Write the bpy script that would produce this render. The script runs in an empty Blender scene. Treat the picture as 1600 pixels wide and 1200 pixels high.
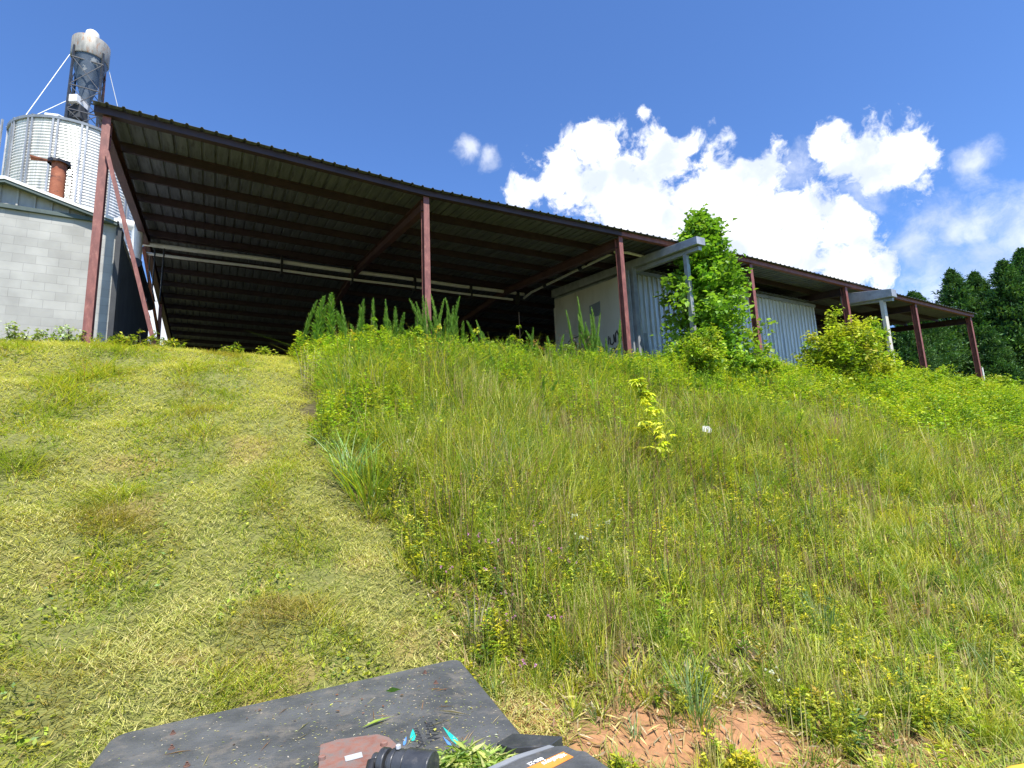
import bpy, math, random
import numpy as np
from mathutils import Vector, Matrix
rng = np.random.default_rng(11); random.seed(5)
S = bpy.context.scene; COL = S.collection
# ------------------------------------------------------------------ camera
F_, P_, R_, TH = 844.19, .17, .0426, .5116
_up0 = np.array([0, -math.sin(P_), math.cos(P_)]); FW = np.array([0, math.cos(P_), math.sin(P_)])
CR = math.cos(R_)*np.array([1., 0, 0]) - math.sin(R_)*_up0
CU = math.sin(R_)*np.array([1., 0, 0]) + math.cos(R_)*_up0
cam = bpy.data.cameras.new('camera'); camo = bpy.data.objects.new('camera', cam); COL.objects.link(camo)
camo.matrix_world = Matrix(((CR[0], CU[0], -FW[0], 0), (CR[1], CU[1], -FW[1], 0), (CR[2], CU[2], -FW[2], 0), (0, 0, 0, 1)))
cam.sensor_width = 36; cam.lens = F_/1600*36; cam.clip_start = .05; cam.clip_end = 6000
S.camera = camo
# ------------------------------------------------------------------ world, sun, exposure
SUN_EL, SUN_AZ = math.radians(59), math.atan2(.44, -.90)      # azimuth clockwise from +Y
sd = Vector((math.cos(SUN_EL)*math.sin(SUN_AZ), math.cos(SUN_EL)*math.cos(SUN_AZ), math.sin(SUN_EL)))
sl = bpy.data.lights.new('sun', 'SUN'); sl.energy = 4.6; sl.angle = math.radians(.53); sl.color = (1, .95, .86)
so = bpy.data.objects.new('sun', sl); COL.objects.link(so); so.rotation_euler = sd.to_track_quat('Z', 'Y').to_euler()
S.view_settings.view_transform = 'Standard'; S.view_settings.look = 'None'; S.view_settings.exposure = .86; S.view_settings.gamma = 1
A = np.array([math.cos(TH), math.sin(TH), 0]); B = np.array([-math.sin(TH), math.cos(TH), 0])   # along the shed, into the shed
def AB(a, b, z=0.): return a*A + b*B + np.array([0, 0, z])
def ray(u, v): return FW + CR*(u-800)/F_ + CU*(600-v)/F_
def make_world():
    w = bpy.data.worlds.new('World'); S.world = w; w.use_nodes = True
    nt = w.node_tree; N = nt.nodes; L = nt.links; N.clear()
    out = N.new('ShaderNodeOutputWorld'); bg = N.new('ShaderNodeBackground'); sky = N.new('ShaderNodeTexSky')
    sky.sky_type = 'NISHITA'; sky.sun_disc = False; sky.sun_elevation = SUN_EL; sky.sun_rotation = SUN_AZ
    sky.air_density = 1.0; sky.dust_density = .25; sky.ozone_density = 2.2; sky.altitude = 300
    bg.inputs[1].default_value = .12
    tint = N.new('ShaderNodeMix'); tint.data_type = 'RGBA'; tint.blend_type = 'MULTIPLY'; tint.inputs[0].default_value = 1
    tint.inputs[7].default_value = (.58, .80, 1.13, 1)
    L.new(sky.outputs[0], tint.inputs[6])
    tc = N.new('ShaderNodeTexCoord')
    def val(x): return x
    def math_(op, a, b=None, c=None, clamp=False):
        n = N.new('ShaderNodeMath'); n.operation = op; n.use_clamp = clamp
        for i, x in enumerate((a, b, c)):
            if x is None: continue
            if isinstance(x, (int, float)): n.inputs[i].default_value = x
            else: L.new(x, n.inputs[i])
        return n.outputs[0]
    # cumulus: (direction, angular radius) puffs + thin wisps
    puffs = [((230, 560), .16), ((330, 620), .16), ((60, 640), .2), ((925, 228), .062), ((880, 275), .075), ((960, 280), .095), ((1035, 250), .065), ((820, 297), .045), ((1000, 180), .022),
             ((1075, 222), .03),
             ((1010, 320), .12), ((1100, 330), .13), ((1180, 335), .11), ((1150, 285), .055), ((1262, 372), .09), ((1330, 410), .08), ((1200, 400), .13),
             ((1345, 235), .07), ((1400, 255), .075), ((1440, 235), .035), ((1300, 218), .035),
             ]
    wisps = [((730, 232), .028), ((765, 246), .028), ((1450, 345), .055), ((1425, 375), .05), ((1520, 360), .045), ((1490, 365), .05), ((1430, 390), .04), ((1560, 400), .09), ((1500, 430), .10), ((1620, 380), .08), ((1360, 300), .05), ((1530, 250), .04), ((1480, 470), .1), ((1250, 265), .05)]
    def field(lst):
        cur = None
        for (u, v), r in lst:
            d = ray(u, v); d = d/np.linalg.norm(d)
            n = N.new('ShaderNodeVectorMath'); n.operation = 'DISTANCE'; L.new(wv, n.inputs[0]); n.inputs[1].default_value = tuple(d)
            m = math_('MULTIPLY_ADD', n.outputs['Value'], -1/r, 1.0)
            m = math_('MAXIMUM', m, -1.0)
            cur = m if cur is None else math_('SMOOTH_MAX', cur, m, .25)
        return cur
    # warp the direction a little so puffs are not round
    nz0 = N.new('ShaderNodeTexNoise'); nz0.inputs['Scale'].default_value = 16; nz0.inputs['Detail'].default_value = 4
    L.new(tc.outputs['Generated'], nz0.inputs['Vector'])
    sub = N.new('ShaderNodeVectorMath'); sub.operation = 'SUBTRACT'; L.new(nz0.outputs['Color'], sub.inputs[0]); sub.inputs[1].default_value = (.5, .5, .5)
    sc = N.new('ShaderNodeVectorMath'); sc.operation = 'SCALE'; L.new(sub.outputs[0], sc.inputs[0]); sc.inputs['Scale'].default_value = .045
    ad = N.new('ShaderNodeVectorMath'); ad.operation = 'ADD'; L.new(tc.outputs['Generated'], ad.inputs[0]); L.new(sc.outputs[0], ad.inputs[1])
    wv = ad.outputs[0]
    nz = N.new('ShaderNodeTexNoise'); nz.inputs['Scale'].default_value = 22; nz.inputs['Detail'].default_value = 10; nz.inputs['Roughness'].default_value = .62
    L.new(wv, nz.inputs['Vector'])
    f1 = field(puffs)
    dens = math_('ADD', f1, math_('MULTIPLY_ADD', nz.outputs[0], 2.2, -1.22))
    m1 = N.new('ShaderNodeMapRange'); m1.interpolation_type = 'SMOOTHSTEP'; L.new(dens, m1.inputs[0]); m1.inputs[1].default_value = .0; m1.inputs[2].default_value = .42
    f2 = field(wisps)
    nw = N.new('ShaderNodeTexNoise'); nw.inputs['Scale'].default_value = 14; nw.inputs['Detail'].default_value = 9; nw.inputs['Roughness'].default_value = .65
    L.new(wv, nw.inputs['Vector'])
    dw = math_('ADD', f2, math_('MULTIPLY_ADD', nw.outputs[0], 2.4, -1.3))
    m2 = N.new('ShaderNodeMapRange'); m2.interpolation_type = 'SMOOTHSTEP'; L.new(dw, m2.inputs[0]); m2.inputs[1].default_value = .0; m2.inputs[2].default_value = 1.1; m2.inputs[4].default_value = .6
    cov = math_('MAXIMUM', m1.outputs[0], m2.outputs[0])
    # cloud shading put into the colour: a second noise mixes grey and white
    nz2 = N.new('ShaderNodeTexNoise'); nz2.inputs['Scale'].default_value = 13; nz2.inputs['Detail'].default_value = 6
    L.new(wv, nz2.inputs['Vector'])
    sh = N.new('ShaderNodeMapRange'); L.new(nz2.outputs[0], sh.inputs[0]); sh.inputs[1].default_value = .35; sh.inputs[2].default_value = .58; sh.interpolation_type = 'SMOOTHSTEP'
    cc = N.new('ShaderNodeMix'); cc.data_type = 'RGBA'; L.new(sh.outputs[0], cc.inputs[0])
    cc.inputs[6].default_value = (3.9, 4.3, 5.2, 1); cc.inputs[7].default_value = (6.2, 6.3, 6.5, 1)
    mx = N.new('ShaderNodeMix'); mx.data_type = 'RGBA'; L.new(cov, mx.inputs[0]); L.new(tint.outputs[2], mx.inputs[6]); L.new(cc.outputs[2], mx.inputs[7])
    L.new(mx.outputs[2], bg.inputs[0]); L.new(bg.outputs[0], out.inputs[0])
make_world()

# ------------------------------------------------------------------ materials
def newmat(name):
    m = bpy.data.materials.new(name); m.use_nodes = True
    return m, m.node_tree.nodes, m.node_tree.links, m.node_tree.nodes['Principled BSDF']
def noise_mat(name, c1, c2, scale=4., rough=.7, metal=0., detail=6, bump=0., stretch=None, lo=.35, hi=.65, spec=.5, c3=None, s3=1., lo3=.55, hi3=.7, bscale=None):
    m, N, L, bs = newmat(name)
    tc = N.new('ShaderNodeTexCoord'); mp = N.new('ShaderNodeMapping'); L.new(tc.outputs['Object'], mp.inputs[0])
    if stretch: mp.inputs['Scale'].default_value = stretch
    nz = N.new('ShaderNodeTexNoise'); nz.inputs['Scale'].default_value = scale; nz.inputs['Detail'].default_value = detail; nz.inputs['Roughness'].default_value = .65
    L.new(mp.outputs[0], nz.inputs['Vector'])
    mr = N.new('ShaderNodeMapRange'); L.new(nz.outputs[0], mr.inputs[0]); mr.inputs[1].default_value = lo; mr.inputs[2].default_value = hi
    mx = N.new('ShaderNodeMix'); mx.data_type = 'RGBA'; L.new(mr.outputs[0], mx.inputs[0]); mx.inputs[6].default_value = (*c1, 1); mx.inputs[7].default_value = (*c2, 1)
    o = mx.outputs[2]
    if c3:
        n3 = N.new('ShaderNodeTexNoise'); n3.inputs['Scale'].default_value = s3; n3.inputs['Detail'].default_value = 8; n3.inputs['Roughness'].default_value = .7
        L.new(mp.outputs[0], n3.inputs['Vector'])
        r3 = N.new('ShaderNodeMapRange'); L.new(n3.outputs[0], r3.inputs[0]); r3.inputs[1].default_value = lo3; r3.inputs[2].default_value = hi3
        m3 = N.new('ShaderNodeMix'); m3.data_type = 'RGBA'; L.new(r3.outputs[0], m3.inputs[0]); L.new(o, m3.inputs[6]); m3.inputs[7].default_value = (*c3, 1); o = m3.outputs[2]
    L.new(o, bs.inputs['Base Color']); bs.inputs['Roughness'].default_value = rough; bs.inputs['Metallic'].default_value = metal
    bs.inputs['Specular IOR Level'].default_value = spec
    if bump:
        bp = N.new('ShaderNodeBump'); bp.inputs['Strength'].default_value = bump; bp.inputs['Distance'].default_value = .01
        if bscale:
            nb = N.new('ShaderNodeTexNoise'); nb.inputs['Scale'].default_value = bscale; nb.inputs['Detail'].default_value = 5; L.new(tc.outputs['Object'], nb.inputs['Vector']); L.new(nb.outputs[0], bp.inputs['Height'])
        else: L.new(nz.outputs[0], bp.inputs['Height'])
        L.new(bp.outputs[0], bs.inputs['Normal'])
    return m
def leaf_mat(name, trans=.33, rough=.5, gain=(1.3, 1.4, .5)):
    m, N, L, bs = newmat(name)
    at = N.new('ShaderNodeAttribute'); at.attribute_name = 'tone'
    L.new(at.outputs['Color'], bs.inputs['Base Color']); bs.inputs['Roughness'].default_value = rough; bs.inputs['Specular IOR Level'].default_value = .3
    tr = N.new('ShaderNodeBsdfTranslucent'); ml = N.new('ShaderNodeMix'); ml.data_type = 'RGBA'; ml.blend_type = 'MULTIPLY'; ml.inputs[0].default_value = 1
    L.new(at.outputs['Color'], ml.inputs[6]); ml.inputs[7].default_value = (*gain, 1); L.new(ml.outputs[2], tr.inputs[0])
    ms = N.new('ShaderNodeMixShader'); ms.inputs[0].default_value = trans
    L.new(bs.outputs[0], ms.inputs[1]); L.new(tr.outputs[0], ms.inputs[2]); L.new(ms.outputs[0], N['Material Output'].inputs[0])
    return m
LEAF = leaf_mat('foliage')
NEEDLE = leaf_mat('conifer_foliage', .15, .6)
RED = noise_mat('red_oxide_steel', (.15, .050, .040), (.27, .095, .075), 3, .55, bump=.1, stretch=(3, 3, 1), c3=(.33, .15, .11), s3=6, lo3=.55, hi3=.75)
DKRED = noise_mat('shade_darkened_red_steel', (.030, .017, .020), (.050, .027, .031), 2.5, .6)  # darker copy of the red steel, interior shade put into its colour
MIDRED = noise_mat('shaded_primer_steel', (.060, .026, .027), (.095, .040, .038), 2.5, .6)  # mid-dark copy for front rafters, roof shade put into its colour
SHEET = noise_mat('weathered_roof_sheet', (.10, .108, .125), (.165, .175, .19), 1.5, .55, metal=.25, stretch=(6, .6, 1), c3=(.035, .032, .03), s3=2.2, lo3=.52, hi3=.72)
GALV = noise_mat('galvanised_steel', (.52, .51, .47), (.82, .80, .74), 6, .38, metal=.3, stretch=(2.5, 2.5, .12), c3=(.33, .35, .36), s3=2.5)
GALVD = noise_mat('dull_galvanised_steel', (.28, .295, .31), (.40, .415, .43), 3, .5, metal=.35, stretch=(1, 1, 1), c3=(.22, .23, .24), s3=1.4)
WPAINT = noise_mat('off_white_panel', (.50, .47, .40), (.58, .55, .48), 1.2, .75, stretch=(1, 1, .3), c3=(.40, .36, .30), s3=1.1)
WHITE = noise_mat('white_pipe', (.70, .69, .64), (.80, .79, .75), 5, .45)
TRIM = noise_mat('white_trim', (.74, .72, .68), (.82, .80, .77), 3, .5)
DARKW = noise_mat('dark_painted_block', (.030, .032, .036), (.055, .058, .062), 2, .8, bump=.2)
BLACK = noise_mat('black_plastic', (.015, .015, .017), (.03, .03, .032), 5, .5)
RUST = noise_mat('rusted_steel', (.26, .075, .035), (.42, .15, .075), 3, .8, bump=.4, stretch=(1, 1, 2), c3=(.10, .04, .03), s3=4, lo3=.55, hi3=.68)
RUSTG = noise_mat('rust_stained_grey_steel', (.24, .235, .21), (.40, .385, .34), 3, .6, metal=.2, stretch=(2, 2, .6), c3=(.30, .15, .07), s3=4.5, lo3=.53, hi3=.66)
SLATE = noise_mat('peeling_blue_grey_paint', (.06, .085, .12), (.10, .13, .17), 3, .5, c3=(.34, .35, .34), s3=1.7, lo3=.60, hi3=.63)
SOFF = noise_mat('ribbed_gable_panel', (.34, .33, .30), (.42, .41, .37), 3, .6, stretch=(3, 3, 1))
GREEN = noise_mat('dark_green_flashing', (.05, .075, .07), (.08, .11, .10), 3, .6)
BARK = noise_mat('bark', (.11, .085, .06), (.20, .16, .12), 12, .9, bump=.5)
BOLT = noise_mat('dull_rusty_bolt', (.09, .05, .035), (.16, .085, .06), 30, .7)
DECK = noise_mat('scuffed_black_deck', (.055, .058, .061), (.115, .118, .12), 3.0, .5, bump=.5, bscale=60, c3=(.20, .175, .145), s3=7, lo3=.52, hi3=.78, spec=.4)
RUSTP = noise_mat('red_rusty_plate', (.20, .085, .06), (.31, .155, .115), 9, .8, bump=.3, c3=(.17, .135, .12), s3=18, lo3=.42, hi3=.62)
OILY = noise_mat('black_painted_steel', (.03, .032, .036), (.06, .063, .068), 9, .35, bump=.2, bscale=40, c3=(.13, .12, .11), s3=14, lo3=.55, hi3=.75)
def flat(name, c, rough=.6, metal=0., em=None):
    return noise_mat(name, tuple(x*.88 for x in c), tuple(min(1, x*1.08) for x in c), 14, rough, metal)
ORANGE = flat('orange_decal', (.85, .28, .05), .45); LETTER = flat('white_lettering', (.85, .85, .82), .5)
TEAL = flat('teal_paint', (.02, .50, .42), .5); BLUE = flat('blue_paint', (.10, .28, .75), .5)
INK = flat('dark_spray_paint', (.05, .045, .045), .7); MOULD = flat('moulded_letters', (.022, .023, .026), .6)
TAGM = flat('aluminium_tag', (.62, .64, .66), .35, .3); YELLOW = flat('yellow_paint', (.80, .48, .04), .4)
PLAQ = flat('grey_vent_plate', (.22, .235, .25), .5, .3); PAPER = flat('white_paper', (.85, .85, .86), .6)

def block_mat():
    m, N, L, bs = newmat('painted_block_wall')
    tc = N.new('ShaderNodeTexCoord'); sx = N.new('ShaderNodeSeparateXYZ'); cb = N.new('ShaderNodeCombineXYZ')
    L.new(tc.outputs['Object'], sx.inputs[0]); L.new(sx.outputs[0], cb.inputs[0]); L.new(sx.outputs[2], cb.inputs[1])
    br = N.new('ShaderNodeTexBrick'); L.new(cb.outputs[0], br.inputs['Vector'])
    br.inputs['Color1'].default_value = (.36, .355, .33, 1); br.inputs['Color2'].default_value = (.43, .425, .395, 1); br.inputs['Mortar'].default_value = (.33, .325, .305, 1)
    br.inputs['Scale'].default_value = 1; br.inputs['Brick Width'].default_value = .40; br.inputs['Row Height'].default_value = .2; br.inputs['Mortar Size'].default_value = .006; br.inputs['Bias'].default_value = -.1
    nz = N.new('ShaderNodeTexNoise'); nz.inputs['Scale'].default_value = 1.3; nz.inputs['Detail'].default_value = 6; L.new(tc.outputs['Object'], nz.inputs['Vector'])
    mr = N.new('ShaderNodeMapRange'); L.new(nz.outputs[0], mr.inputs[0]); mr.inputs[1].default_value = .35; mr.inputs[2].default_value = .7; mr.inputs[3].default_value = .78; mr.inputs[4].default_value = 1.12
    mu = N.new('ShaderNodeMix'); mu.data_type = 'RGBA'; mu.blend_type = 'MULTIPLY'; mu.inputs[0].default_value = 1; L.new(br.outputs[0], mu.inputs[6]); L.new(mr.outputs[0], mu.inputs[7])
    L.new(mu.outputs[2], bs.inputs['Base Color']); bs.inputs['Roughness'].default_value = .85
    bp = N.new('ShaderNodeBump'); bp.inputs['Strength'].default_value = .35; bp.inputs['Distance'].default_value = .008; bp.invert = True; L.new(br.outputs['Fac'], bp.inputs['Height']); L.new(bp.outputs[0], bs.inputs['Normal'])
    return m
BLOCK = block_mat()

# ------------------------------------------------------------------ object helpers
def tag(o, label=None, cat=None, group=None, kind=None):
    if label: o['label'] = label
    if cat: o['category'] = cat
    if group: o['group'] = group
    if kind: o['kind'] = kind
    return o
def empty(name, loc, label, cat, group=None, rz=0.):
    o = bpy.data.objects.new(name, None); COL.objects.link(o); o.location = tuple(loc); o.rotation_euler = (0, 0, rz)
    o.empty_display_size = .2
    return tag(o, label, cat, group)
def np_mesh(name, V, faces, mat, parent=None, col=None, smooth=False):
    """faces: list of (k, int array n x k)"""
    me = bpy.data.meshes.new(name)
    V = np.asarray(V, dtype=np.float32)
    loops = np.concatenate([f.reshape(-1) for k, f in faces]).astype(np.int32)
    tot = np.concatenate([np.full(len(f), k, np.int32) for k, f in faces])
    st = np.concatenate([[0], np.cumsum(tot)[:-1]]).astype(np.int32)
    me.vertices.add(len(V)); me.vertices.foreach_set('co', V.ravel())
    me.loops.add(len(loops)); me.loops.foreach_set('vertex_index', loops)
    me.polygons.add(len(tot)); me.polygons.foreach_set('loop_start', st); me.polygons.foreach_set('loop_total', tot)
    if smooth: me.polygons.foreach_set('use_smooth', np.ones(len(tot), bool))
    me.update(calc_edges=True); me.validate()
    if col is not None:
        ca = me.attributes.new('tone', 'FLOAT_COLOR', 'POINT')
        c4 = np.ones((len(V), 4), np.float32); c4[:, :3] = col; ca.data.foreach_set('color', c4.ravel())
    me.materials.append(mat)
    o = bpy.data.objects.new(name, me); COL.objects.link(o)
    if parent: o.parent = parent
    return o
class MB:
    def __init__(s): s.v = []; s.f = []
    def add(s, vs, fs):
        n = len(s.v); s.v += [tuple(float(q) for q in p) for p in vs]; s.f += [tuple(n+i for i in f) for f in fs]; return s
    def box(s, lo, hi):
        x0, y0, z0 = lo; x1, y1, z1 = hi
        return s.add([(x0,y0,z0),(x1,y0,z0),(x1,y1,z0),(x0,y1,z0),(x0,y0,z1),(x1,y0,z1),(x1,y1,z1),(x0,y1,z1)],
                     [(0,3,2,1),(4,5,6,7),(0,1,5,4),(1,2,6,5),(2,3,7,6),(3,0,4,7)])
    def bar(s, p, q, w, h, up=(0, 0, 1)):
        p = Vector(p); q = Vector(q); d = (q-p).normalized(); u = Vector(up); x = d.cross(u)
        if x.length < 1e-4: x = d.cross(Vector((0, 1, 0)))
        x.normalize(); z = x.cross(d).normalized()
        vs = [c + x*i*w/2 + z*j*h/2 for c in (p, q) for i, j in ((-1,-1),(1,-1),(1,1),(-1,1))]
        return s.add(vs, [(0,1,2,3),(7,6,5,4),(0,4,5,1),(1,5,6,2),(2,6,7,3),(3,7,4,0)])
    def tube(s, pts, r, n=10, cap=True, r1=None):
        pts = [Vector(p) for p in pts]; rings = []; prev = None
        for i, p in enumerate(pts):
            d = (pts[min(i+1, len(pts)-1)] - pts[max(i-1, 0)]).normalized()
            if prev is None: x = d.orthogonal().normalized()
            else: x = (prev - d*prev.dot(d)).normalized()
            prev = x; y = d.cross(x); rr = r if r1 is None else r + (r1-r)*i/(len(pts)-1)
            rings.append([p + x*rr*math.cos(2*math.pi*k/n) + y*rr*math.sin(2*math.pi*k/n) for k in range(n)])
        fs = [(i*n+k, i*n+(k+1) % n, (i+1)*n+(k+1) % n, (i+1)*n+k) for i in range(len(rings)-1) for k in range(n)]
        if cap: fs += [tuple(range(n))[::-1], tuple((len(rings)-1)*n+k for k in range(n))]
        return s.add([v for r_ in rings for v in r_], fs)
    def lathe(s, prof, c=(0, 0, 0), n=48, caps=True):
        vs = [(c[0]+r*math.cos(2*math.pi*k/n), c[1]+r*math.sin(2*math.pi*k/n), c[2]+z) for r, z in prof for k in range(n)]
        fs = [(i*n+k, i*n+(k+1) % n, (i+1)*n+(k+1) % n, (i+1)*n+k) for i in range(len(prof)-1) for k in range(n)]
        if caps: fs += [tuple(range(n))[::-1], tuple((len(prof)-1)*n+k for k in range(n))]
        return s.add(vs, fs)
    def prism(s, poly, ext):
        """poly: list of 3-D points, ext: vector"""
        n = len(poly); e = Vector(ext)
        vs = [Vector(p) for p in poly] + [Vector(p)+e for p in poly]
        return s.add(vs, [tuple(range(n))[::-1], tuple(range(n, 2*n))] + [(i, (i+1) % n, n+(i+1) % n, n+i) for i in range(n)])
    def build(s, name, mat, parent=None, smooth=False, bevel=0., off=None):
        if off is not None: s.v = [(x-off[0], y-off[1], z-off[2]) for x, y, z in s.v]
        me = bpy.data.meshes.new(name); me.from_pydata(s.v, [], s.f); me.update()
        if smooth:
            me.polygons.foreach_set('use_smooth', [True]*len(me.polygons))
            me.set_sharp_from_angle(angle=math.radians(40))
        me.materials.append(mat)
        o = bpy.data.objects.new(name, me); COL.objects.link(o)
        if parent: o.parent = parent
        if bevel:
            b = o.modifiers.new('b', 'BEVEL'); b.width = bevel; b.segments = 2; b.limit_method = 'ANGLE'
        return o
def hcol(mb, x, y, z0, z1, w=.26, d=.26, t=.022):
    """H column, flanges facing y"""
    mb.box((x-w/2, y-d/2, z0), (x+w/2, y-d/2+t, z1)); mb.box((x-w/2, y+d/2-t, z0), (x+w/2, y+d/2, z1)); mb.box((x-t/2, y-d/2+t, z0), (x+t/2, y+d/2-t, z1))
    return mb

# ------------------------------------------------------------------ terrain
KB = np.array([-3000, -60, -2, 1.2, 2.6, 3.6, 5, 9, 12.2, 13.0, 13.7, 15, 60, 3000.])
KZ = np.array([-8, -3.2, -2.3, -2.15, -1.98, -1.64, -1.02, .98, 2.58, 2.90, 3.03, 3.08, 3.2, 6.])
def ground_z(x, y):
    x = np.asarray(x, float); y = np.asarray(y, float)
    a = x*A[0]+y*A[1]; b = x*B[0]+y*B[1]
    z = np.interp(b, KB, KZ)
    z = (z + np.interp(b-.5, KB, KZ) + np.interp(b+.5, KB, KZ))/3
    m = np.clip((b-1)/3, 0, 1)*np.clip((13.5-b)/2, 0, 1)
    z = z + m*(.07*np.sin(1.3*a+.7*b)+.05*np.sin(2.9*b-1.1*a+1)+.025*np.sin(6.1*a+2.2*b)+.02*np.sin(7.7*b+3*a))
    return z
def hit(u, v):
    d = ray(u, v); ts = np.linspace(1.5, 60, 6000); P = ts[:, None]*d
    g = ground_z(P[:, 0], P[:, 1]); k = np.argmax(P[:, 2] < g)
    return P[k][:2] if (P[:, 2] < g).any() else P[-1][:2]
BND = [hit(*q) for q in ((455, 553), (478, 640), (500, 700), (560, 775), (612, 860), (665, 940), (720, 1010), (745, 1045), (800, 1150))]
bb = np.array([q@B[:2] for q in BND]); ba = np.array([q@A[:2] for q in BND]); o_ = np.argsort(bb); bb = bb[o_]; ba = ba[o_]
def vnoise(x, y, s, seed=0):
    """smooth value noise"""
    r = np.random.default_rng(seed); T = r.random((64, 64)); X = x*s+17; Y = y*s+31
    i = np.floor(X).astype(int); j = np.floor(Y).astype(int); fx = X-i; fy = Y-j; fx = fx*fx*(3-2*fx); fy = fy*fy*(3-2*fy)
    g = lambda p, q: T[p % 64, q % 64]
    return (g(i, j)*(1-fx)+g(i+1, j)*fx)*(1-fy)+(g(i, j+1)*(1-fx)+g(i+1, j+1)*fx)*fy
def side(x, y):   # >0 in the uncut growth
    a = x*A[0]+y*A[1]; b = x*B[0]+y*B[1]
    return a - np.interp(b, bb, ba) + .10*np.sin(5*b) + .07*np.sin(11*b+1) + .5*(vnoise(x, y, 2.2, 91)-.5) + .3*(vnoise(x, y, 6, 92)-.5)
CLAY = [(hit(u, v), r) for u, v, r in ((870, 1120, .22), (930, 1150, .30), (1020, 1165, .32), (1110, 1130, .25), (1180, 1170, .30), (1300, 1185, .22), (1040, 1085, .12), (450, 1078, .22), (390, 1095, .12),
        (285, 1028, .14), (860, 1180, .3), (235, 790, .2), (1050, 835, .2), (640, 985, .15), (560, 880, .15), (200, 720, .25), (400, 700, .25), (1500, 1180, .2), (130, 905, .15), (1420, 1195, .3))]
def clay(x, y):
    m = np.zeros_like(x)
    wob = .35*np.sin(7*x+2*y)+.3*np.sin(9*y-4*x+1)
    for i, (c, r) in enumerate(CLAY):
        m = np.maximum(m, np.clip(1.3+wob-np.hypot(x-c[0], y-c[1])/(r*(1.2 if i < 7 else 1.)), 0, (.78 if i < 7 else (.55 if i in (10, 17, 19) else .22))))
    return m
def make_ground():
    ga = np.concatenate([[-3000, -800, -200, -60, -30], np.arange(-14, 0, .25), np.arange(0, 12, .14), np.arange(12, 30, .3), np.arange(30, 60, 1.5), [80, 140, 300, 800, 3000]])
    gb = np.concatenate([[-3000, -800, -200, -50, -15, -6, -2], np.arange(0, 15, .12), np.arange(15, 40, 1.), [45, 60, 90, 140, 300, 800, 3000]])
    aa, b2 = np.meshgrid(ga, gb); X = aa*A[0]+b2*B[0]; Y = aa*A[1]+b2*B[1]; Z = ground_z(X, Y)
    near = (b2 > 0) & (b2 < 14) & (aa > -14) & (aa < 30)
    Z = Z + near*(vnoise(X, Y, 4, 3)-.5)*.05
    V = np.stack([X, Y, Z], -1).reshape(-1, 3); na, nb = len(ga), len(gb)
    i = np.arange(nb-1)[:, None]*na + np.arange(na-1)[None]; i = i.reshape(-1)
    Fq = np.stack([i, i+1, i+na+1, i+na], 1)
    x, y = V[:, 0], V[:, 1]
    c = np.tile(np.array([.085, .066, .028]), (len(V), 1)); sd_ = np.clip(side(x, y)*2+.5, 0, 1)[:, None]
    c = c*sd_ + np.array([.17, .175, .045])*(1-sd_)
    bq = x*B[0]+y*B[1]; aq = x*A[0]+y*A[1]; pad = np.clip((bq-14.3)/.8, 0, 1)*(np.clip((46.5-bq), 0, 1))*(aq > -3)*(aq < 40)
    c = c*(1-pad[:, None])+np.array([.070, .055, .045])*pad[:, None]  # ground under the roof coloured darker to deepen the shed's shade
    k = clay(x, y)[:, None]; c = c*(1-k)+np.array([.46, .225, .105])*k
    m, N, L, bs = newmat('soil_and_thatch')
    at = N.new('ShaderNodeAttribute'); at.attribute_name = 'tone'
    tc = N.new('ShaderNodeTexCoord'); nz = N.new('ShaderNodeTexNoise'); nz.inputs['Scale'].default_value = 9; nz.inputs['Detail'].default_value = 10; nz.inputs['Roughness'].default_value = .75; L.new(tc.outputs['Object'], nz.inputs[0])
    mr = N.new('ShaderNodeMapRange'); L.new(nz.outputs[0], mr.inputs[0]); mr.inputs[1].default_value = .3; mr.inputs[2].default_value = .7; mr.inputs[3].default_value = .55; mr.inputs[4].default_value = 1.35
    mu = N.new('ShaderNodeMix'); mu.data_type = 'RGBA'; mu.blend_type = 'MULTIPLY'; mu.inputs[0].default_value = 1; L.new(at.outputs['Color'], mu.inputs[6]); L.new(mr.outputs[0], mu.inputs[7])
    L.new(mu.outputs[2], bs.inputs['Base Color']); bs.inputs['Roughness'].default_value = .95
    bp = N.new('ShaderNodeBump'); bp.inputs['Strength'].default_value = .8; bp.inputs['Distance'].default_value = .03; L.new(nz.outputs[0], bp.inputs['Height']); L.new(bp.outputs[0], bs.inputs['Normal'])
    o = np_mesh('ground', V, [(4, Fq)], m, col=c, smooth=True); o['kind'] = 'structure'
make_ground()

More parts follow.
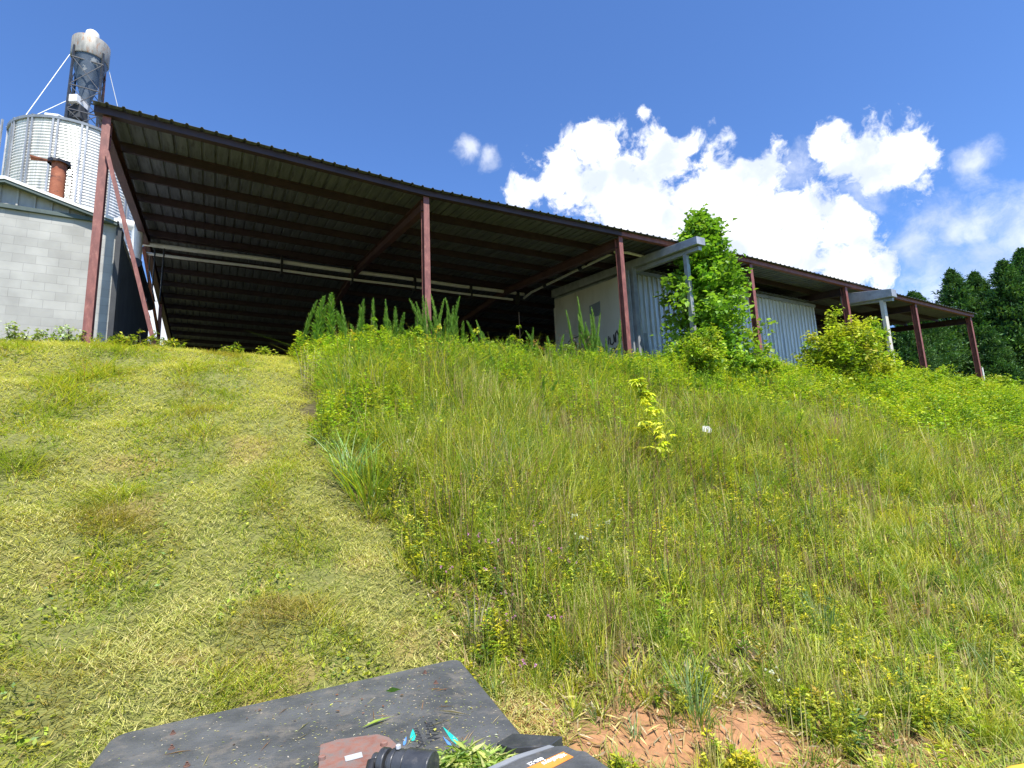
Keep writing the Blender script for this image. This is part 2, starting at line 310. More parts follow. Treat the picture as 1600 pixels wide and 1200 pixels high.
# ------------------------------------------------------------------ big open shed
RT = TH
def shed():
    org = (-2.4, 13.92, 3.2)                       # local origin, in (a, b, z)
    root = empty('open_shed', AB(*org), 'long open-fronted steel shed with dark red posts on top of the bank', 'shed', rz=RT)
    fr = [-2.4, 5.15, 12.42, 19.45, 26.35, 32.84, 39.2]
    dz = [0.02, -.20, -.06, .06, .0, -.06, -.10]
    RB, RZ, BB, BZ = 22.4, 9.42, 46.5, 9.30
    def rz(a, b):                                   # underside of sheet
        e = 8.52 + np.interp(a, fr, dz)
        return float(e + (RZ-e)*(b-13.9)/(RB-13.9)) if b < RB else float(RZ + (BZ-RZ)*(b-RB)/(BB-RB))
    kw = dict(off=org)
    # sheet
    prof = []; a = -2.62; x1 = 39.45
    while a < x1:
        prof += [(a, 0), (a+.225, 0), (a+.245, .038), (a+.285, .038)]; a += .305
    prof.append((x1, 0))
    bs_ = [13.55, 16, 19, RB, 28, 34, 40, BB]
    vs = [(pa, b, rz(pa, b)+pz) for b in bs_ for pa, pz in prof]; n = len(prof)
    fs = [(i*n+k, i*n+k+1, (i+1)*n+k+1, (i+1)*n+k) for i in range(len(bs_)-1) for k in range(n-1)]
    r = MB().add(vs, fs).build('roof', SHEET, root, **kw)
    so_ = r.modifiers.new('s', 'SOLIDIFY'); so_.thickness = .004; so_.offset = 1
    # eave beam (C channel), one per bay run
    for i in range(len(fr)-1):
        m = MB(); a0, a1 = fr[i]-(.2 if i == 0 else 0), fr[i+1]+(.25 if i == len(fr)-2 else 0)
        z0, z1 = rz(a0, 13.78)-.02, rz(a1, 13.78)-.02
        m.add([(a0, 13.70, z0-.165), (a1, 13.70, z1-.165), (a1, 13.76, z1-.165), (a0, 13.76, z0-.165), (a0, 13.70, z0), (a1, 13.70, z1), (a1, 13.76, z1), (a0, 13.76, z0)],
              [(0,3,2,1),(4,5,6,7),(0,1,5,4),(1,2,6,5),(2,3,7,6),(3,0,4,7)])
        m.add([(a0, 13.76, z0-.165), (a1, 13.76, z1-.165), (a1, 13.86, z1-.165), (a0, 13.86, z0-.165), (a0, 13.76, z0-.15), (a1, 13.76, z1-.15), (a1, 13.86, z1-.15), (a0, 13.86, z0-.15)],
              [(0,3,2,1),(4,5,6,7),(0,1,5,4),(1,2,6,5),(2,3,7,6),(3,0,4,7)])
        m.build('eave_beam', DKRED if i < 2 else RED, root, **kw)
    # purlins, Z section, run over the frames
    pb = [15.4, 17.1, 18.8, 20.5, 22.3, 22.55] + [24.3+1.75*i for i in range(13)]
    for b in pb:
        m = MB()
        for i in range(len(fr)-1):
            p = (fr[i], b, rz(fr[i], b)-.115); q = (fr[i+1], b, rz(fr[i+1], b)-.115); m.bar(p, q, .016, .215)
            for s_, zz in ((1, -.105), (-1, .103)):
                m.bar((p[0], b+s_*.035, p[2]+zz), (q[0], b+s_*.035, q[2]+zz), .06, .008)
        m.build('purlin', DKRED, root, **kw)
    # rafters: tapered I beams
    for a in fr:
        m = MB()
        st = [(13.95, .34), (18, .30), (RB, .28), (30, .32), (38, .34), (BB-.3, .36)]
        for (b0_, d0), (b1_, d1) in zip(st[:-1], st[1:]):
            t0, t1 = rz(a, b0_)-.225, rz(a, b1_)-.225
            m.prism([(a-.008, b0_, t0), (a-.008, b1_, t1), (a-.008, b1_, t1-d1), (a-.008, b0_, t0-d0)], (.016, 0, 0))
            m.bar((a, b0_, t0-d0), (a, b1_, t1-d1), .20, .018); m.bar((a, b0_, t0), (a, b1_, t1), .20, .018)
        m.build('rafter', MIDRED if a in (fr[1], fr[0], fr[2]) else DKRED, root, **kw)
    for i, a in enumerate(fr):
        w = .17 if i else .155
        hcol(MB(), a+(.03 if i == 0 else 0), 13.90, 2.8, rz(a, 13.9)-.19, w, .24, .016).box((a-.16, 13.72, 2.8), (a+.16, 14.08, 3.1)).build('post', RED, root, **kw)
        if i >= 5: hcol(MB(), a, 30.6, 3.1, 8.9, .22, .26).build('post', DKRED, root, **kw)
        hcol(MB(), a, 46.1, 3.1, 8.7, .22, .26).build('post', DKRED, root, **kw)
    MB().box((-2.47, 29.6, 2.9), (-2.33, 29.8, 8.85)).build('post', RED, root, **kw)
    MB().bar((-2.30, 13.70, 7.45), (-1.12, 13.66, 2.95), .075, .08).build('brace', RED, root, **kw)
    MB().bar((-2.4, 22.0, 8.55), (-2.4, 29.6, 7.3), .1, .12).build('brace', RED, root, **kw)
    MB().bar((26.35, 14.0, 8.0), (28.4, 16.4, 8.85), .1, .16).build('brace', RED, root, **kw)
    # rear wall sheet
    m = MB(); prof = []; a = -2.0
    while a < 27.5: prof += [(a, 0), (a+.2, 0), (a+.22, .03), (a+.28, .03)]; a += .3
    n = len(prof); m.add([(p, 46.3+q, z) for z in (3.2, 9.05) for p, q in prof], [(k, k+1, n+k+1, n+k) for k in range(n-1)])
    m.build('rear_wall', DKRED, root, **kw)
    # water / conduit pipes hung below the ridge
    za = lambda a, dz_=0: 8.99 + .010*a + dz_ + .012*math.sin(a*1.1)
    pa = [-2.9 + i*.75 for i in range(23)]
    MB().tube([(a, 22.6, za(a)) for a in pa], .085, 10).build('pipe', WHITE, root, smooth=True, **kw)
    MB().tube([(a, 22.45, za(a, -.42)) for a in pa[:-1]], .055, 10).build('pipe', WHITE, root, smooth=True, **kw)
    for a in (2.2, 5.0, 7.8, 10.6, 13.2):
        MB().box((a-.06, 22.38, za(a)-.62), (a+.02, 22.72, za(a)+.36)).build('pipe_hanger', BLACK, root, **kw)
    MB().tube([(13.5, 22.45, 8.86), (13.5, 21.7, 8.93), (13.5, 18.4, 8.72), (13.5, 15.4, 8.50), (13.9, 15.1, 8.44), (14.6, 15.0, 8.36)], .055, 10).build('pipe', WHITE, root, smooth=True, **kw)
    for b in (20.4, 17.6):
        m = MB().tube([(13.5, b+.12, 8.93-(21.7-b-.12)*.0625), (13.5, b-.12, 8.93-(21.7-b+.12)*.0625)], .085, 10)
        m.build('pipe_coupling', BLACK, root, **kw)
    # downpipe at the gable end with its cables
    g = (-2.52, 21.2)
    MB().tube([(-3.1, g[1], 9.02), (-2.62, g[1], 8.98), (g[0], g[1], 8.85), (g[0], g[1], 7.72)], .17, 14).build('downpipe', WHITE, root, smooth=True, **kw)
    MB().tube([(g[0], g[1], 7.74), (g[0], g[1], 7.62)], .20, 14).build('pipe_collar', WHITE, root, smooth=True, **kw)
    MB().tube([(-2.3, 19.3, 7.0), (-2.28, 21.2, 6.9), (-2.27, 23.6, 6.9)], .17, 12).tube([(g[0], g[1], 7.6), (-2.4, 20.6, 7.3), (-2.3, 19.6, 7.0)], .14, 12).build('flexible_duct', BLACK, root, smooth=True, **kw)
    MB().tube([(-2.1, 22.4, 8.7), (-2.1, 22.4, 7.2), (-2.0, 22.4, 6.75), (-1.85, 22.4, 6.8), (-1.82, 22.4, 8.8)], .025, 6).tube([(-2.2, 22, 8.3), (-2.2, 22, 6.6)], .02, 6).build('cable', BLACK, root, smooth=True, **kw)
    # ---- enclosed room in the bays between third and fifth posts
    MB().prism([(14.5, 15.8, 3.1), (14.5, 21.2, 3.1), (14.5, 21.2, 8.5), (14.5, 15.8, 7.95)], (.12, 0, 0)).build('panel_wall', WPAINT, root, **kw); pw = bpy.data.objects['panel_wall']
    m = MB().box((14.46, 15.5, 3.1), (14.64, 15.78, 8.1)).box((14.30, 15.62, 3.1), (14.38, 15.76, 8.0))
    m.build('corner_post', GALVD, root, **kw)
    MB().add([(14.62, 15.40, 3.1), (14.96, 15.40, 3.1), (14.92, 15.40, 4.6), (14.84, 15.40, 5.35), (14.66, 15.40, 5.35)], [(0, 1, 2, 3, 4)]).build('leaning_sheet', GALVD, root, **kw).modifiers.new('s', 'SOLIDIFY').thickness = .01
    m = MB(); prof = []; a = 14.66
    while a < 26.95: prof += [(a, 0), (a+.10, 0), (a+.115, -.06), (a+.195, -.06), (a+.21, 0)]; a += .27
    n = len(prof); zt = lambda p: 7.98
    m.add([(p, 15.9+q, z) for z in (3.1, 7.98) for p, q in prof], [(k, k+1, n+k+1, n+k) for k in range(n-1)])
    m.build('corrugated_wall', GALV, root, **kw).modifiers.new('s', 'SOLIDIFY').thickness = .006
    MB().box((14.66, 15.80, 7.985), (27.1, 15.98, 8.14)).build('wall_trim', GALVD, root, **kw)
    m = MB(); prof = []; a = 14.6
    while a < 26.6: prof += [(a, 0), (a+.15, 0), (a+.17, .05), (a+.25, .05), (a+.27, 0)]; a += .3
    n = len(prof); m.add([(p, b, 8.16+q) for b in (15.6, 21.2) for p, q in prof], [(k, k+1, n+k+1, n+k) for k in range(n-1)])
    m.build('room_ceiling', SHEET, root, **kw).modifiers.new('s', 'SOLIDIFY').thickness = .004
    MB().box((27.1, 15.95, 3.1), (27.2, 21.2, 8.1)).box((14.5, 21.22, 3.1), (27.2, 21.3, 8.1)).build('room_rear_wall', WPAINT, root, **kw)
    MB().box((14.470, 17.72, 6.75), (14.498, 18.45, 7.35)).box((14.458, 17.76, 7.02), (14.468, 18.41, 7.07)).build('vent_plate', PLAQ, pw, **kw)
    # graffiti: strokes on the panel wall (b runs away, so text is laid from far to near)
    m = MB(); X = 14.485
    def stroke(pts, w=.05):
        pts = [Vector((X, 20.25-p[0], 6.1+p[1])) for p in pts]
        for p, q in zip(pts[:-1], pts[1:]): m.bar(p, q + (q-p).normalized()*w*.4, w, .012, up=(1, 0, 0))
    arc = lambda cx, cy, rx, ry, t0, t1, n=12: [(cx+rx*math.cos(math.radians(t0+(t1-t0)*k/n)), cy+ry*math.sin(math.radians(t0+(t1-t0)*k/n))) for k in range(n+1)]
    stroke([(.0, .02), (.35, .10), (.9, .10)]); stroke([(.12, -.10), (.15, -.9)], .07); stroke(arc(.3, -.2, .28, .16, 100, -80)); stroke([(.3, -.36), (.62, -.85)], .06)
    stroke([(.62, -.1), (.65, -.5), (.9, -.7)]); stroke(arc(1.30, .02, .14, .17, 0, 360)); stroke([(1.20, -.1), (1.32, -.8), (1.34, -1.0)]); stroke([(1.28, -.32), (1.55, -.2), (1.85, -.05), (1.95, -.2), (1.8, -.42), (1.55, -.4), (1.3, -.42)])
    stroke([(1.9, -.55), (2.0, -.9)]); stroke([(2.15, -.7), (2.12, -1.2), (2.3, -1.3)], .07); stroke(arc(2.45, -.9, .12, .14, 0, 360))
    m.build('graffiti', INK, pw, **kw); m = MB()
    stroke([(2.95, -.42), (2.9, -.75)]); stroke([(3.02, -.5), (3.04, -.78), (3.16, -.84), (3.28, -.74), (3.28, -.45)], .06); stroke([(3.28, -.45), (3.36, -.75)]); stroke([(3.38, -.8), (3.40, -.42), (3.50, -.34), (3.58, -.5), (3.58, -.8)], .06)
    stroke([(3.58, -.5), (3.68, -.34), (3.78, -.45), (3.78, -.8)], .06); stroke(arc(3.2, -1.1, .12, .1, 0, 360)); stroke(arc(3.55, -1.05, .14, .1, 180, 0))
    m.build('graffiti', INK, pw, **kw)
    # gutter beams on their own posts
    for (a, b0_, z0, b1_, slope, pa_, w) in ((14.5, 12.22, 7.72, 21.4, .105, 12.98, .26), (26.8, 12.08, 7.36, 21.4, .165, 12.63, .30)):
        m = MB(); z1 = z0 + (b1_-b0_)*slope
        if a > 20: b1_ = 14.35; z1 = z0 + (b1_-b0_)*slope
        p = [(a-.02, b0_, z0-.0), (a-.02, b1_, z1), (a-.02, b1_, z1+.42*(.95)), (a-.02, b0_, z0+(.28 if a < 20 else .36))]
        if a > 20: p[1] = (a-.02, b1_, z1-.12); p[2] = (a-.02, b1_, z1+.46)
        m.prism(p, (.42, 0, 0)); m.build('gutter_beam', GALVD, root, bevel=.012, **kw)
        MB().bar((a+.22, b0_+.10, z0-.085), (a+.22, b1_, z1-.085), .16, .14).build('beam_bracket', GALVD, root, **kw)
        gz = 3.0
        MB().bar((a+.22, pa_, z0-.10+(pa_-b0_)*slope), (a+.22, pa_, gz), .15 if a < 20 else .24, .15).build('gutter_post', GALVD if a < 20 else WPAINT, root, **kw)
        if a > 20: MB().bar((a+.75, pa_+.2, 6.0), (a+.80, pa_+.2, gz), .07, .07).build('gutter_post', GALVD, root, **kw)
    MB().tube([(39.75, 13.9, 5.2), (39.75, 13.9, 3.0)], .045).build('downpipe', WHITE, root, **kw)
shed()

# ------------------------------------------------------------------ block building
def block_building():
    org = (-2.2, 15.0, 3.1); kw = dict(off=org)
    root = empty('block_building', AB(*org), 'low grey painted concrete block building with white gable trim behind the left shed post', 'building', rz=RT)
    x0, x1, yb, ze, zr = -6.25, -2.2, 23.2, 6.36, 6.92; xm = (x0+x1)/2
    MB().box((x0, 15.0, 3.1), (x1-.32, 15.2, ze-.06)).build('front_wall', BLOCK, root, **kw)
    MB().box((x1-.318, 14.99, 3.1), (x1-.06, 15.2, ze-.06)).build('corner_pier', DARKW, root, **kw) if False else None
    MB().box((x1-.318, 15.0, 3.1), (x1-.002, 15.2, ze-.06)).build('front_wall', BLOCK, root, **kw)
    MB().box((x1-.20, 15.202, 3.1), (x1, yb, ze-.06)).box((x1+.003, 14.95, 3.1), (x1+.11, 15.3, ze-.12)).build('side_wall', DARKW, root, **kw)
    MB().box((x0-.1, 14.93, ze-.06), (x1+.04, 15.0, ze+.03)).build('flashing', GREEN, root, **kw)
    # ribbed gable infill
    m = MB(); m.prism([(x0, 15.05, ze+.03), (x1, 15.05, ze+.03), (xm, 15.05, zr)], (0, .1, 0)); a = x0+.1
    while a < x1-.1:
        h = ze+.03 + (zr-ze-.03)*(1-abs(a-xm)/((x1-x0)/2)); m.box((a, 15.015, ze+.03), (a+.035, 15.05, max(h-.02, ze+.04))); a += .3
    m.build('gable_panel', SOFF, root, **kw)
    for s in (-1, 1):
        e = (xm+s*((x1-x0)/2+(.03 if s > 0 else .2))); ez = ze-.0
        MB().prism([(xm, 14.80, zr+.06), (e, 14.80, ez+.02), (e, 14.80, ez-.05), (xm, 14.80, zr-.01)], (0, .05, 0)).build('fascia', TRIM, root, **kw)
        MB().prism([(xm, 14.82, zr-.012), (e, 14.82, ez-.052), (e, 14.82, ez-.12), (xm, 14.82, zr-.08)], (0, .12, 0)).build('soffit_trim', GREEN, root, **kw)
        MB().prism([(xm, 14.86, zr+.055), (e, 14.86, ez+.015), (e, 14.86, ez-.015), (xm, 14.86, zr+.025)], (0, yb-14.8, 0)).build('roof', GALVD, root, **kw)
    MB().box((x0, 14.97, 3.1), (x0+1.9, 15.0, 3.42)).build('dark_gap_strip', BLACK, root, **kw)  # black strip on the wall face, painted shade of a gap at the base
    # rusty flue with a torn collar
    o = (-3.95, 17.6, 6.5); r2 = empty('rusty_flue', AB(*o), 'rust red steel flue pipe with a torn cap standing on the block building roof', 'flue', rz=RT)
    fp = MB().lathe([(.165, -.2), (.165, 2.42), (.15, 2.42), (.15, .0)], (0, 0, 0), 24, caps=False).build('pipe', RUST, r2, smooth=True)
    m = MB(); n = 26; rr = random.Random(3)
    vs = []
    for k in range(n):
        t = 2*math.pi*k/n; ro = .23+rr.random()*.04; vs += [(.16*math.cos(t), .16*math.sin(t), 2.42), (ro*math.cos(t), ro*math.sin(t), 2.44+rr.random()*.04), (ro*math.cos(t), ro*math.sin(t), 2.38)]
    m.add(vs, [(3*k, 3*k+1, 3*((k+1) % n)+1, 3*((k+1) % n)) for k in range(n)] + [(3*k+1, 3*k+2, 3*((k+1) % n)+2, 3*((k+1) % n)+1) for k in range(n)])
    m.build('torn_collar', BLACK, fp)
    MB().add([(-.62, -.05, 2.50), (-.30, -.1, 2.44), (-.16, -.05, 2.46), (-.14, .1, 2.52), (-.5, .1, 2.53), (-.62, .06, 2.45)], [(0, 1, 2, 3, 4, 5)]).build('torn_flap', RUST, fp).modifiers.new('s', 'SOLIDIFY').thickness = .04
    m = MB()
    for z in (1.2, 1.5, 1.8, 2.1): m.bar((.16, -.05, z), (.30, -.05, z), .02, .02)
    m.bar((.30, -.05, .4), (.30, -.05, 2.25), .02, .02); m.build('rung_rail', BLACK, r2)
block_building()

# ------------------------------------------------------------------ silo and cyclone
def azel(deg, dist): return np.array([dist*math.sin(math.radians(deg)), dist*math.cos(math.radians(deg)), 0.])
def silo():
    c = azel(-40.72, 29.); zb = 3.35; R = 2.33; H = 11.85
    root = empty('grain_silo', (c[0], c[1], zb), 'round corrugated galvanised silo with vertical ribs behind the block building', 'silo')
    prof = []; z = 0; k = 0
    while z < H: prof.append((R+(.018 if k % 2 else -.006), z)); z += .065; k += 1
    MB().lathe(prof, n=96, caps=False).build('shell', GALV, root, smooth=True)
    MB().lathe([(R+.08, H-.04), (R+.10, H+.06), (R-.05, H+.14), (.35, H+.95), (.35, H+.98)], n=48).build('roof', GALVD, root)
    m = MB()
    for k in range(48):
        t = 2*math.pi*k/48; p = Vector(((R+.1)*math.cos(t), (R+.1)*math.sin(t), H+.05))
        if k % 3 == 0: m.bar(p, (.4*math.cos(t), .4*math.sin(t), H+1.0), .05, .07)
    m.build('roof_rib', GALVD, root)
    for k in range(16):
        t = math.radians(-70 + 22.5*k)
        for dt in (-.035, .035):
            x, y = (R+.045)*math.cos(t+dt), (R+.045)*math.sin(t+dt)
            MB().bar((x, y, 0), (x, y, H-.02), .07, .05, up=(math.cos(t), math.sin(t), 0)).build('stiffener', GALVD, root)
    # ladder and platform on the left edge
    d = Vector((c[0], c[1], 0)).normalized(); lft = Vector((-d.y, d.x, 0)) ; lft = lft if lft.x < 0 else -lft
    e = lft*(R+.22) - d*.3; m = MB()
    for s in (0, .4): m.bar(e+lft*s+Vector((0, 0, 6)), e+lft*s+Vector((0, 0, H+.3)), .06, .06)
    for k in range(18): m.bar(e+Vector((0, 0, 6.2+k*.33)), e+lft*.4+Vector((0, 0, 6.2+k*.33)), .03, .03)
    m.build('ladder', GALVD, root)
    m = MB()
    for z in (H-.55, H+.0): m.bar(e+lft*.4+Vector((0, 0, z)), e+lft*2.4+Vector((0, 0, z)), .05, .05)
    m.build('handrail', BLACK, root)
    m = MB(); m.bar(e+lft*.35+Vector((0, 0, H-1.3)), e+lft*2.2+Vector((0, 0, H-1.3)), .7, .12); m.bar(e+lft*.5+Vector((0, 0, H-1.6)), e+lft*2.2+Vector((0, 0, H-1.9)), .5, .5)
    m.build('platform', RUSTG, root)
    q = -d*(R*.75); m = MB(); x = Vector((.9, .45, 0))
    # roof hatch box
    hb = azel(-42.9, 27.2) - c
    MB().prism([(hb[0]-.32, hb[1], H+.05), (hb[0]+.24, hb[1], H-.10), (hb[0]+.30, hb[1], H+.32), (hb[0]-.28, hb[1], H+.42)], (.25, .55, 0)).build('roof_hatch', TRIM, root, bevel=.03)
    # ---- cyclone tower
    root2 = empty('cyclone_collector', (c[0]+.02, c[1]+.02, zb+H+.9), 'rusty grey cyclone dust collector on a lattice tower above the silo', 'dust collector')
    z0 = zb+H+.9; L = lambda z: z - z0
    lean = Vector((.0, .0, 0))
    MB().lathe([(.70, L(19.72)), (.72, L(19.76)), (.72, L(20.62)), (.70, L(20.66)), (.26, L(20.74))], n=40).build('drum', RUSTG, root2, smooth=True)
    MB().lathe([(.27, L(20.74)), (.27, L(21.12)), (.25, L(21.24)), (.17, L(21.33)), (.05, L(21.37))], n=28).build('cap', TRIM, root2, smooth=True)
    MB().lathe([(.17, L(17.5)), (.20, L(17.75)), (.67, L(19.72))], n=36).build('cone', SLATE, root2, smooth=True)
    MB().lathe([(.17, L(16.2)), (.17, L(17.5))], n=20).build('outlet_pipe', GALVD, root2, smooth=True)
    dd = -Vector(d); m = MB().box((-.22, -.75, L(17.15)), (.22, -.1, L(17.5))); m.build('spout_box', TRIM, root2, bevel=.02)
    MB().box((-.3, -.55, L(16.5)), (.25, -.1, L(17.13))).build('spout_box', DARKW, root2, bevel=.02)
    yaw = math.radians(40.7-8); w = .66
    cs = [Vector((math.cos(yaw+math.pi/4+k*math.pi/2)*w*1.2, math.sin(yaw+math.pi/4+k*math.pi/2)*w*1.2, 0)) for k in range(4)]
    for p in cs: MB().bar(p+Vector((0, 0, -.55)), p*.93+Vector((0, 0, L(20.0))), .075, .075).build('leg', RUST if p is cs[0] else OILY, root2)
    m = MB(); zs = [-.3, .7, 1.9, 3.3]
    for k in range(4):
        p, q = cs[k], cs[(k+1) % 4]
        for i in range(3):
            m.bar(p+Vector((0, 0, zs[i])), q+Vector((0, 0, zs[i+1])), .028, .028); m.bar(q+Vector((0, 0, zs[i])), p+Vector((0, 0, zs[i+1])), .028, .028)
        for z in zs: m.bar(p+Vector((0, 0, z)), q+Vector((0, 0, z)), .045, .045)
    m.build('lattice_brace', OILY, root2)
    def wire(p, q): MB().tube([p, q], .016, 6).build('guy_wire', LETTER, root2)
    ex = Vector((d.y, -d.x, 0)); ex = ex if ex.x > 0 else -ex
    top = Vector((0, 0, L(19.75)))
    wire(top-ex*.72, -ex*1.95-Vector(d)*1.0+Vector((0, 0, L(zb+H+.1)))); wire(-ex*.68+Vector((0, 0, 1.3)), -ex*1.9-Vector(d)*1.0+Vector((0, 0, L(zb+H+.12))))
    wire(top+ex*.72-Vector((0, 0, .1)), ex*2.0+Vector(d)*.8+Vector((0, 0, L(zb+H+.2))))
silo()

# ------------------------------------------------------------------ vegetation primitives (numpy)
def rnd(n, lo=0., hi=1.): return rng.uniform(lo, hi, n)
class Veg:
    def __init__(s): s.V = []; s.C = []; s.F = {3: [], 4: []}; s.n = 0
    def _push(s, V, C, fl):
        s.V.append(V); s.C.append(C)
        for k, f in fl: s.F[k].append(f + s.n)
        s.n += len(V)
    def blades(s, P, h, w, az, lean, curve, col, tipcol=None):
        n = len(P); D = np.stack([np.cos(az), np.sin(az), np.zeros(n)], 1); fa = az + rnd(n, -.6, .6) + math.pi/2
        W = np.stack([np.cos(fa), np.sin(fa), np.zeros(n)], 1)*w[:, None]*.5; up = np.array([0, 0, 1.])
        V = np.zeros((n, 7, 3)); C = np.zeros((n, 7, 3))
        for i, t in enumerate((0, .38, .72)):
            c = P + up*(h*(t-.35*curve*t*t))[:, None] + D*(h*(lean*t+curve*t*t))[:, None]; k = (1, .9, .6)[i]
            V[:, 2*i] = c-W*k; V[:, 2*i+1] = c+W*k
        V[:, 6] = P + up*(h*(1-.35*curve))[:, None] + D*(h*(lean+curve))[:, None]
        C[:] = col[:, None]
        if tipcol is not None: C[:, 4:] = tipcol[:, None]
        b = np.arange(n)[:, None]*7
        s._push(V.reshape(-1, 3), C.reshape(-1, 3), [(4, np.concatenate([b+np.array([0, 1, 3, 2]), b+np.array([2, 3, 5, 4])])), (3, b+np.array([4, 5, 6]))])
    def leaves(s, P, D, size, width, col, fold=.25, droop=.0):
        """P base, D unit direction; leaf = two tris folded on midrib"""
        n = len(P); up = np.array([0, 0, 1.]) + rng.normal(0, .35, (n, 3)); X = np.cross(D, up); X /= np.linalg.norm(X, axis=1)[:, None]+1e-6
        Nn = np.cross(X, D); L = size[:, None]; w = (width if np.ndim(width) else np.full(n, width))[:, None]*L*.5
        V = np.zeros((n, 4, 3)); mid = P + D*L*.45
        V[:, 0] = P; V[:, 1] = mid - X*w + Nn*L*fold*.4; V[:, 2] = P + D*L - np.array([0, 0, 1])*L*droop; V[:, 3] = mid + X*w + Nn*L*fold*.4
        C = np.repeat(col[:, None], 4, 1)
        b = np.arange(n)[:, None]*4
        s._push(V.reshape(-1, 3), C.reshape(-1, 3), [(3, np.concatenate([b+np.array([0, 2, 1]), b+np.array([0, 3, 2])]))])
    def sticks(s, P, Q, r0, r1, col):
        n = len(P); D = Q-P; X = np.cross(D, [0.3, .2, 1.]); X /= np.linalg.norm(X, axis=1)[:, None]+1e-9; Y = np.cross(D, X); Y /= np.linalg.norm(Y, axis=1)[:, None]+1e-9
        V = np.zeros((n, 6, 3))
        for k in range(3):
            o = X*math.cos(k*2.094)+Y*math.sin(k*2.094); V[:, k] = P+o*r0[:, None]; V[:, 3+k] = Q+o*r1[:, None]
        C = np.repeat(col[:, None], 6, 1); b = np.arange(n)[:, None]*6
        s._push(V.reshape(-1, 3), C.reshape(-1, 3), [(4, np.concatenate([b+np.array([k, (k+1) % 3, 3+(k+1) % 3, 3+k]) for k in range(3)]))])
    def build(s, name, mat=None, parent=None):
        return np_mesh(name, np.concatenate(s.V), [(k, np.concatenate(f)) for k, f in s.F.items() if f], mat or LEAF, parent, col=np.concatenate(s.C))
def unit(V): return V/(np.linalg.norm(V, axis=1)[:, None]+1e-9)
def palette(n, cols, wts=None, jit=.16):
    cols = np.array(cols); i = rng.choice(len(cols), n, p=None if wts is None else np.array(wts)/sum(wts))
    return np.clip(cols[i]*rng.normal(1, jit, (n, 1))*rng.normal(1, .05, (n, 3)), .004, .9)
def scatter(n, amin, amax, rmin, rmax, power=1.):
    """points around the viewpoint's foot, denser near; azimuth from +Y in degrees"""
    az = np.radians(rnd(n, amin, amax)); r = (rmin**(2-power) + rnd(n)*(rmax**(2-power)-rmin**(2-power)))**(1/(2-power))
    return r*np.sin(az), r*np.cos(az)
def ab_of(x, y): return x*A[0]+y*A[1], x*B[0]+y*B[1]
YG = (.45, .445, .038); MG = (.27, .345, .030); DG = (.11, .185, .025); STR = (.58, .49, .21); BRN = (.33, .21, .09); LG = (.44, .48, .08); BLG = (.16, .26, .10)

# deck foot-print, so nothing grows through it
DKP = np.array([(-2.125, 2.965), (-.46, 3.945), (.40, 2.45), (.42, 1.75), (-1.6, 1.75)])
DKI = np.array([(-2.10, 2.985), (-.44, 3.955), (.38, 1.72), (-1.62, 1.70)])
def in_deck(x, y, pad=0., D_=None):
    D_ = DKP if D_ is None else D_
    ins = np.ones(len(x), bool); c = D_.mean(0)
    for i in range(len(D_)):
        p, q = D_[i], D_[(i+1) % len(D_)]; e = q-p; nn = np.array([e[1], -e[0]])/np.hypot(*e)
        if (c-p)@nn > 0: nn = -nn
        ins &= ((x-p[0])*nn[0]+(y-p[1])*nn[1]) < pad
    return ins

TRACKS = [[hit(*q) for q in l] for l in (((215, 1190), (250, 1060), (285, 960), (330, 800), (385, 680), (430, 590)), ((-60, 950), (60, 820), (150, 700), (230, 610), (290, 560)), ((720, 1060), (610, 960), (545, 850), (500, 760), (462, 640), (440, 570)), ((-300, 800), (-120, 680), (40, 580), (90, 550)))]
def track(x, y):
    a, b = ab_of(x, y); m = np.zeros_like(x)
    for l in TRACKS:
        lb = np.array([q@B[:2] for q in l]); la = np.array([q@A[:2] for q in l]); o = np.argsort(lb)
        d = np.abs(a-np.interp(b, lb[o], la[o])+.12*np.sin(3*b)); m = np.maximum(m, np.clip(1.4-d/.36, 0, 1))
    return m*(.75+.5*vnoise(x, y, 3, 77)).clip(0, 1)
def patchy(x, y, c, amt=.5):
    """brown, green and straw patches a foot or two across"""
    p = vnoise(x, y, 1.5, 81); q = vnoise(x, y, 2.6, 82); k = np.clip((p-.62)*5, 0, 1)[:, None]*amt; c = c*(1-k)+np.array([.30, .185, .075])*k*rnd(len(x), .6, 1.5)[:, None]
    k = np.clip((q-.60)*5, 0, 1)[:, None]*amt; return c*(1-k)+np.array([.17, .27, .035])*k*rnd(len(x), .6, 1.5)[:, None]
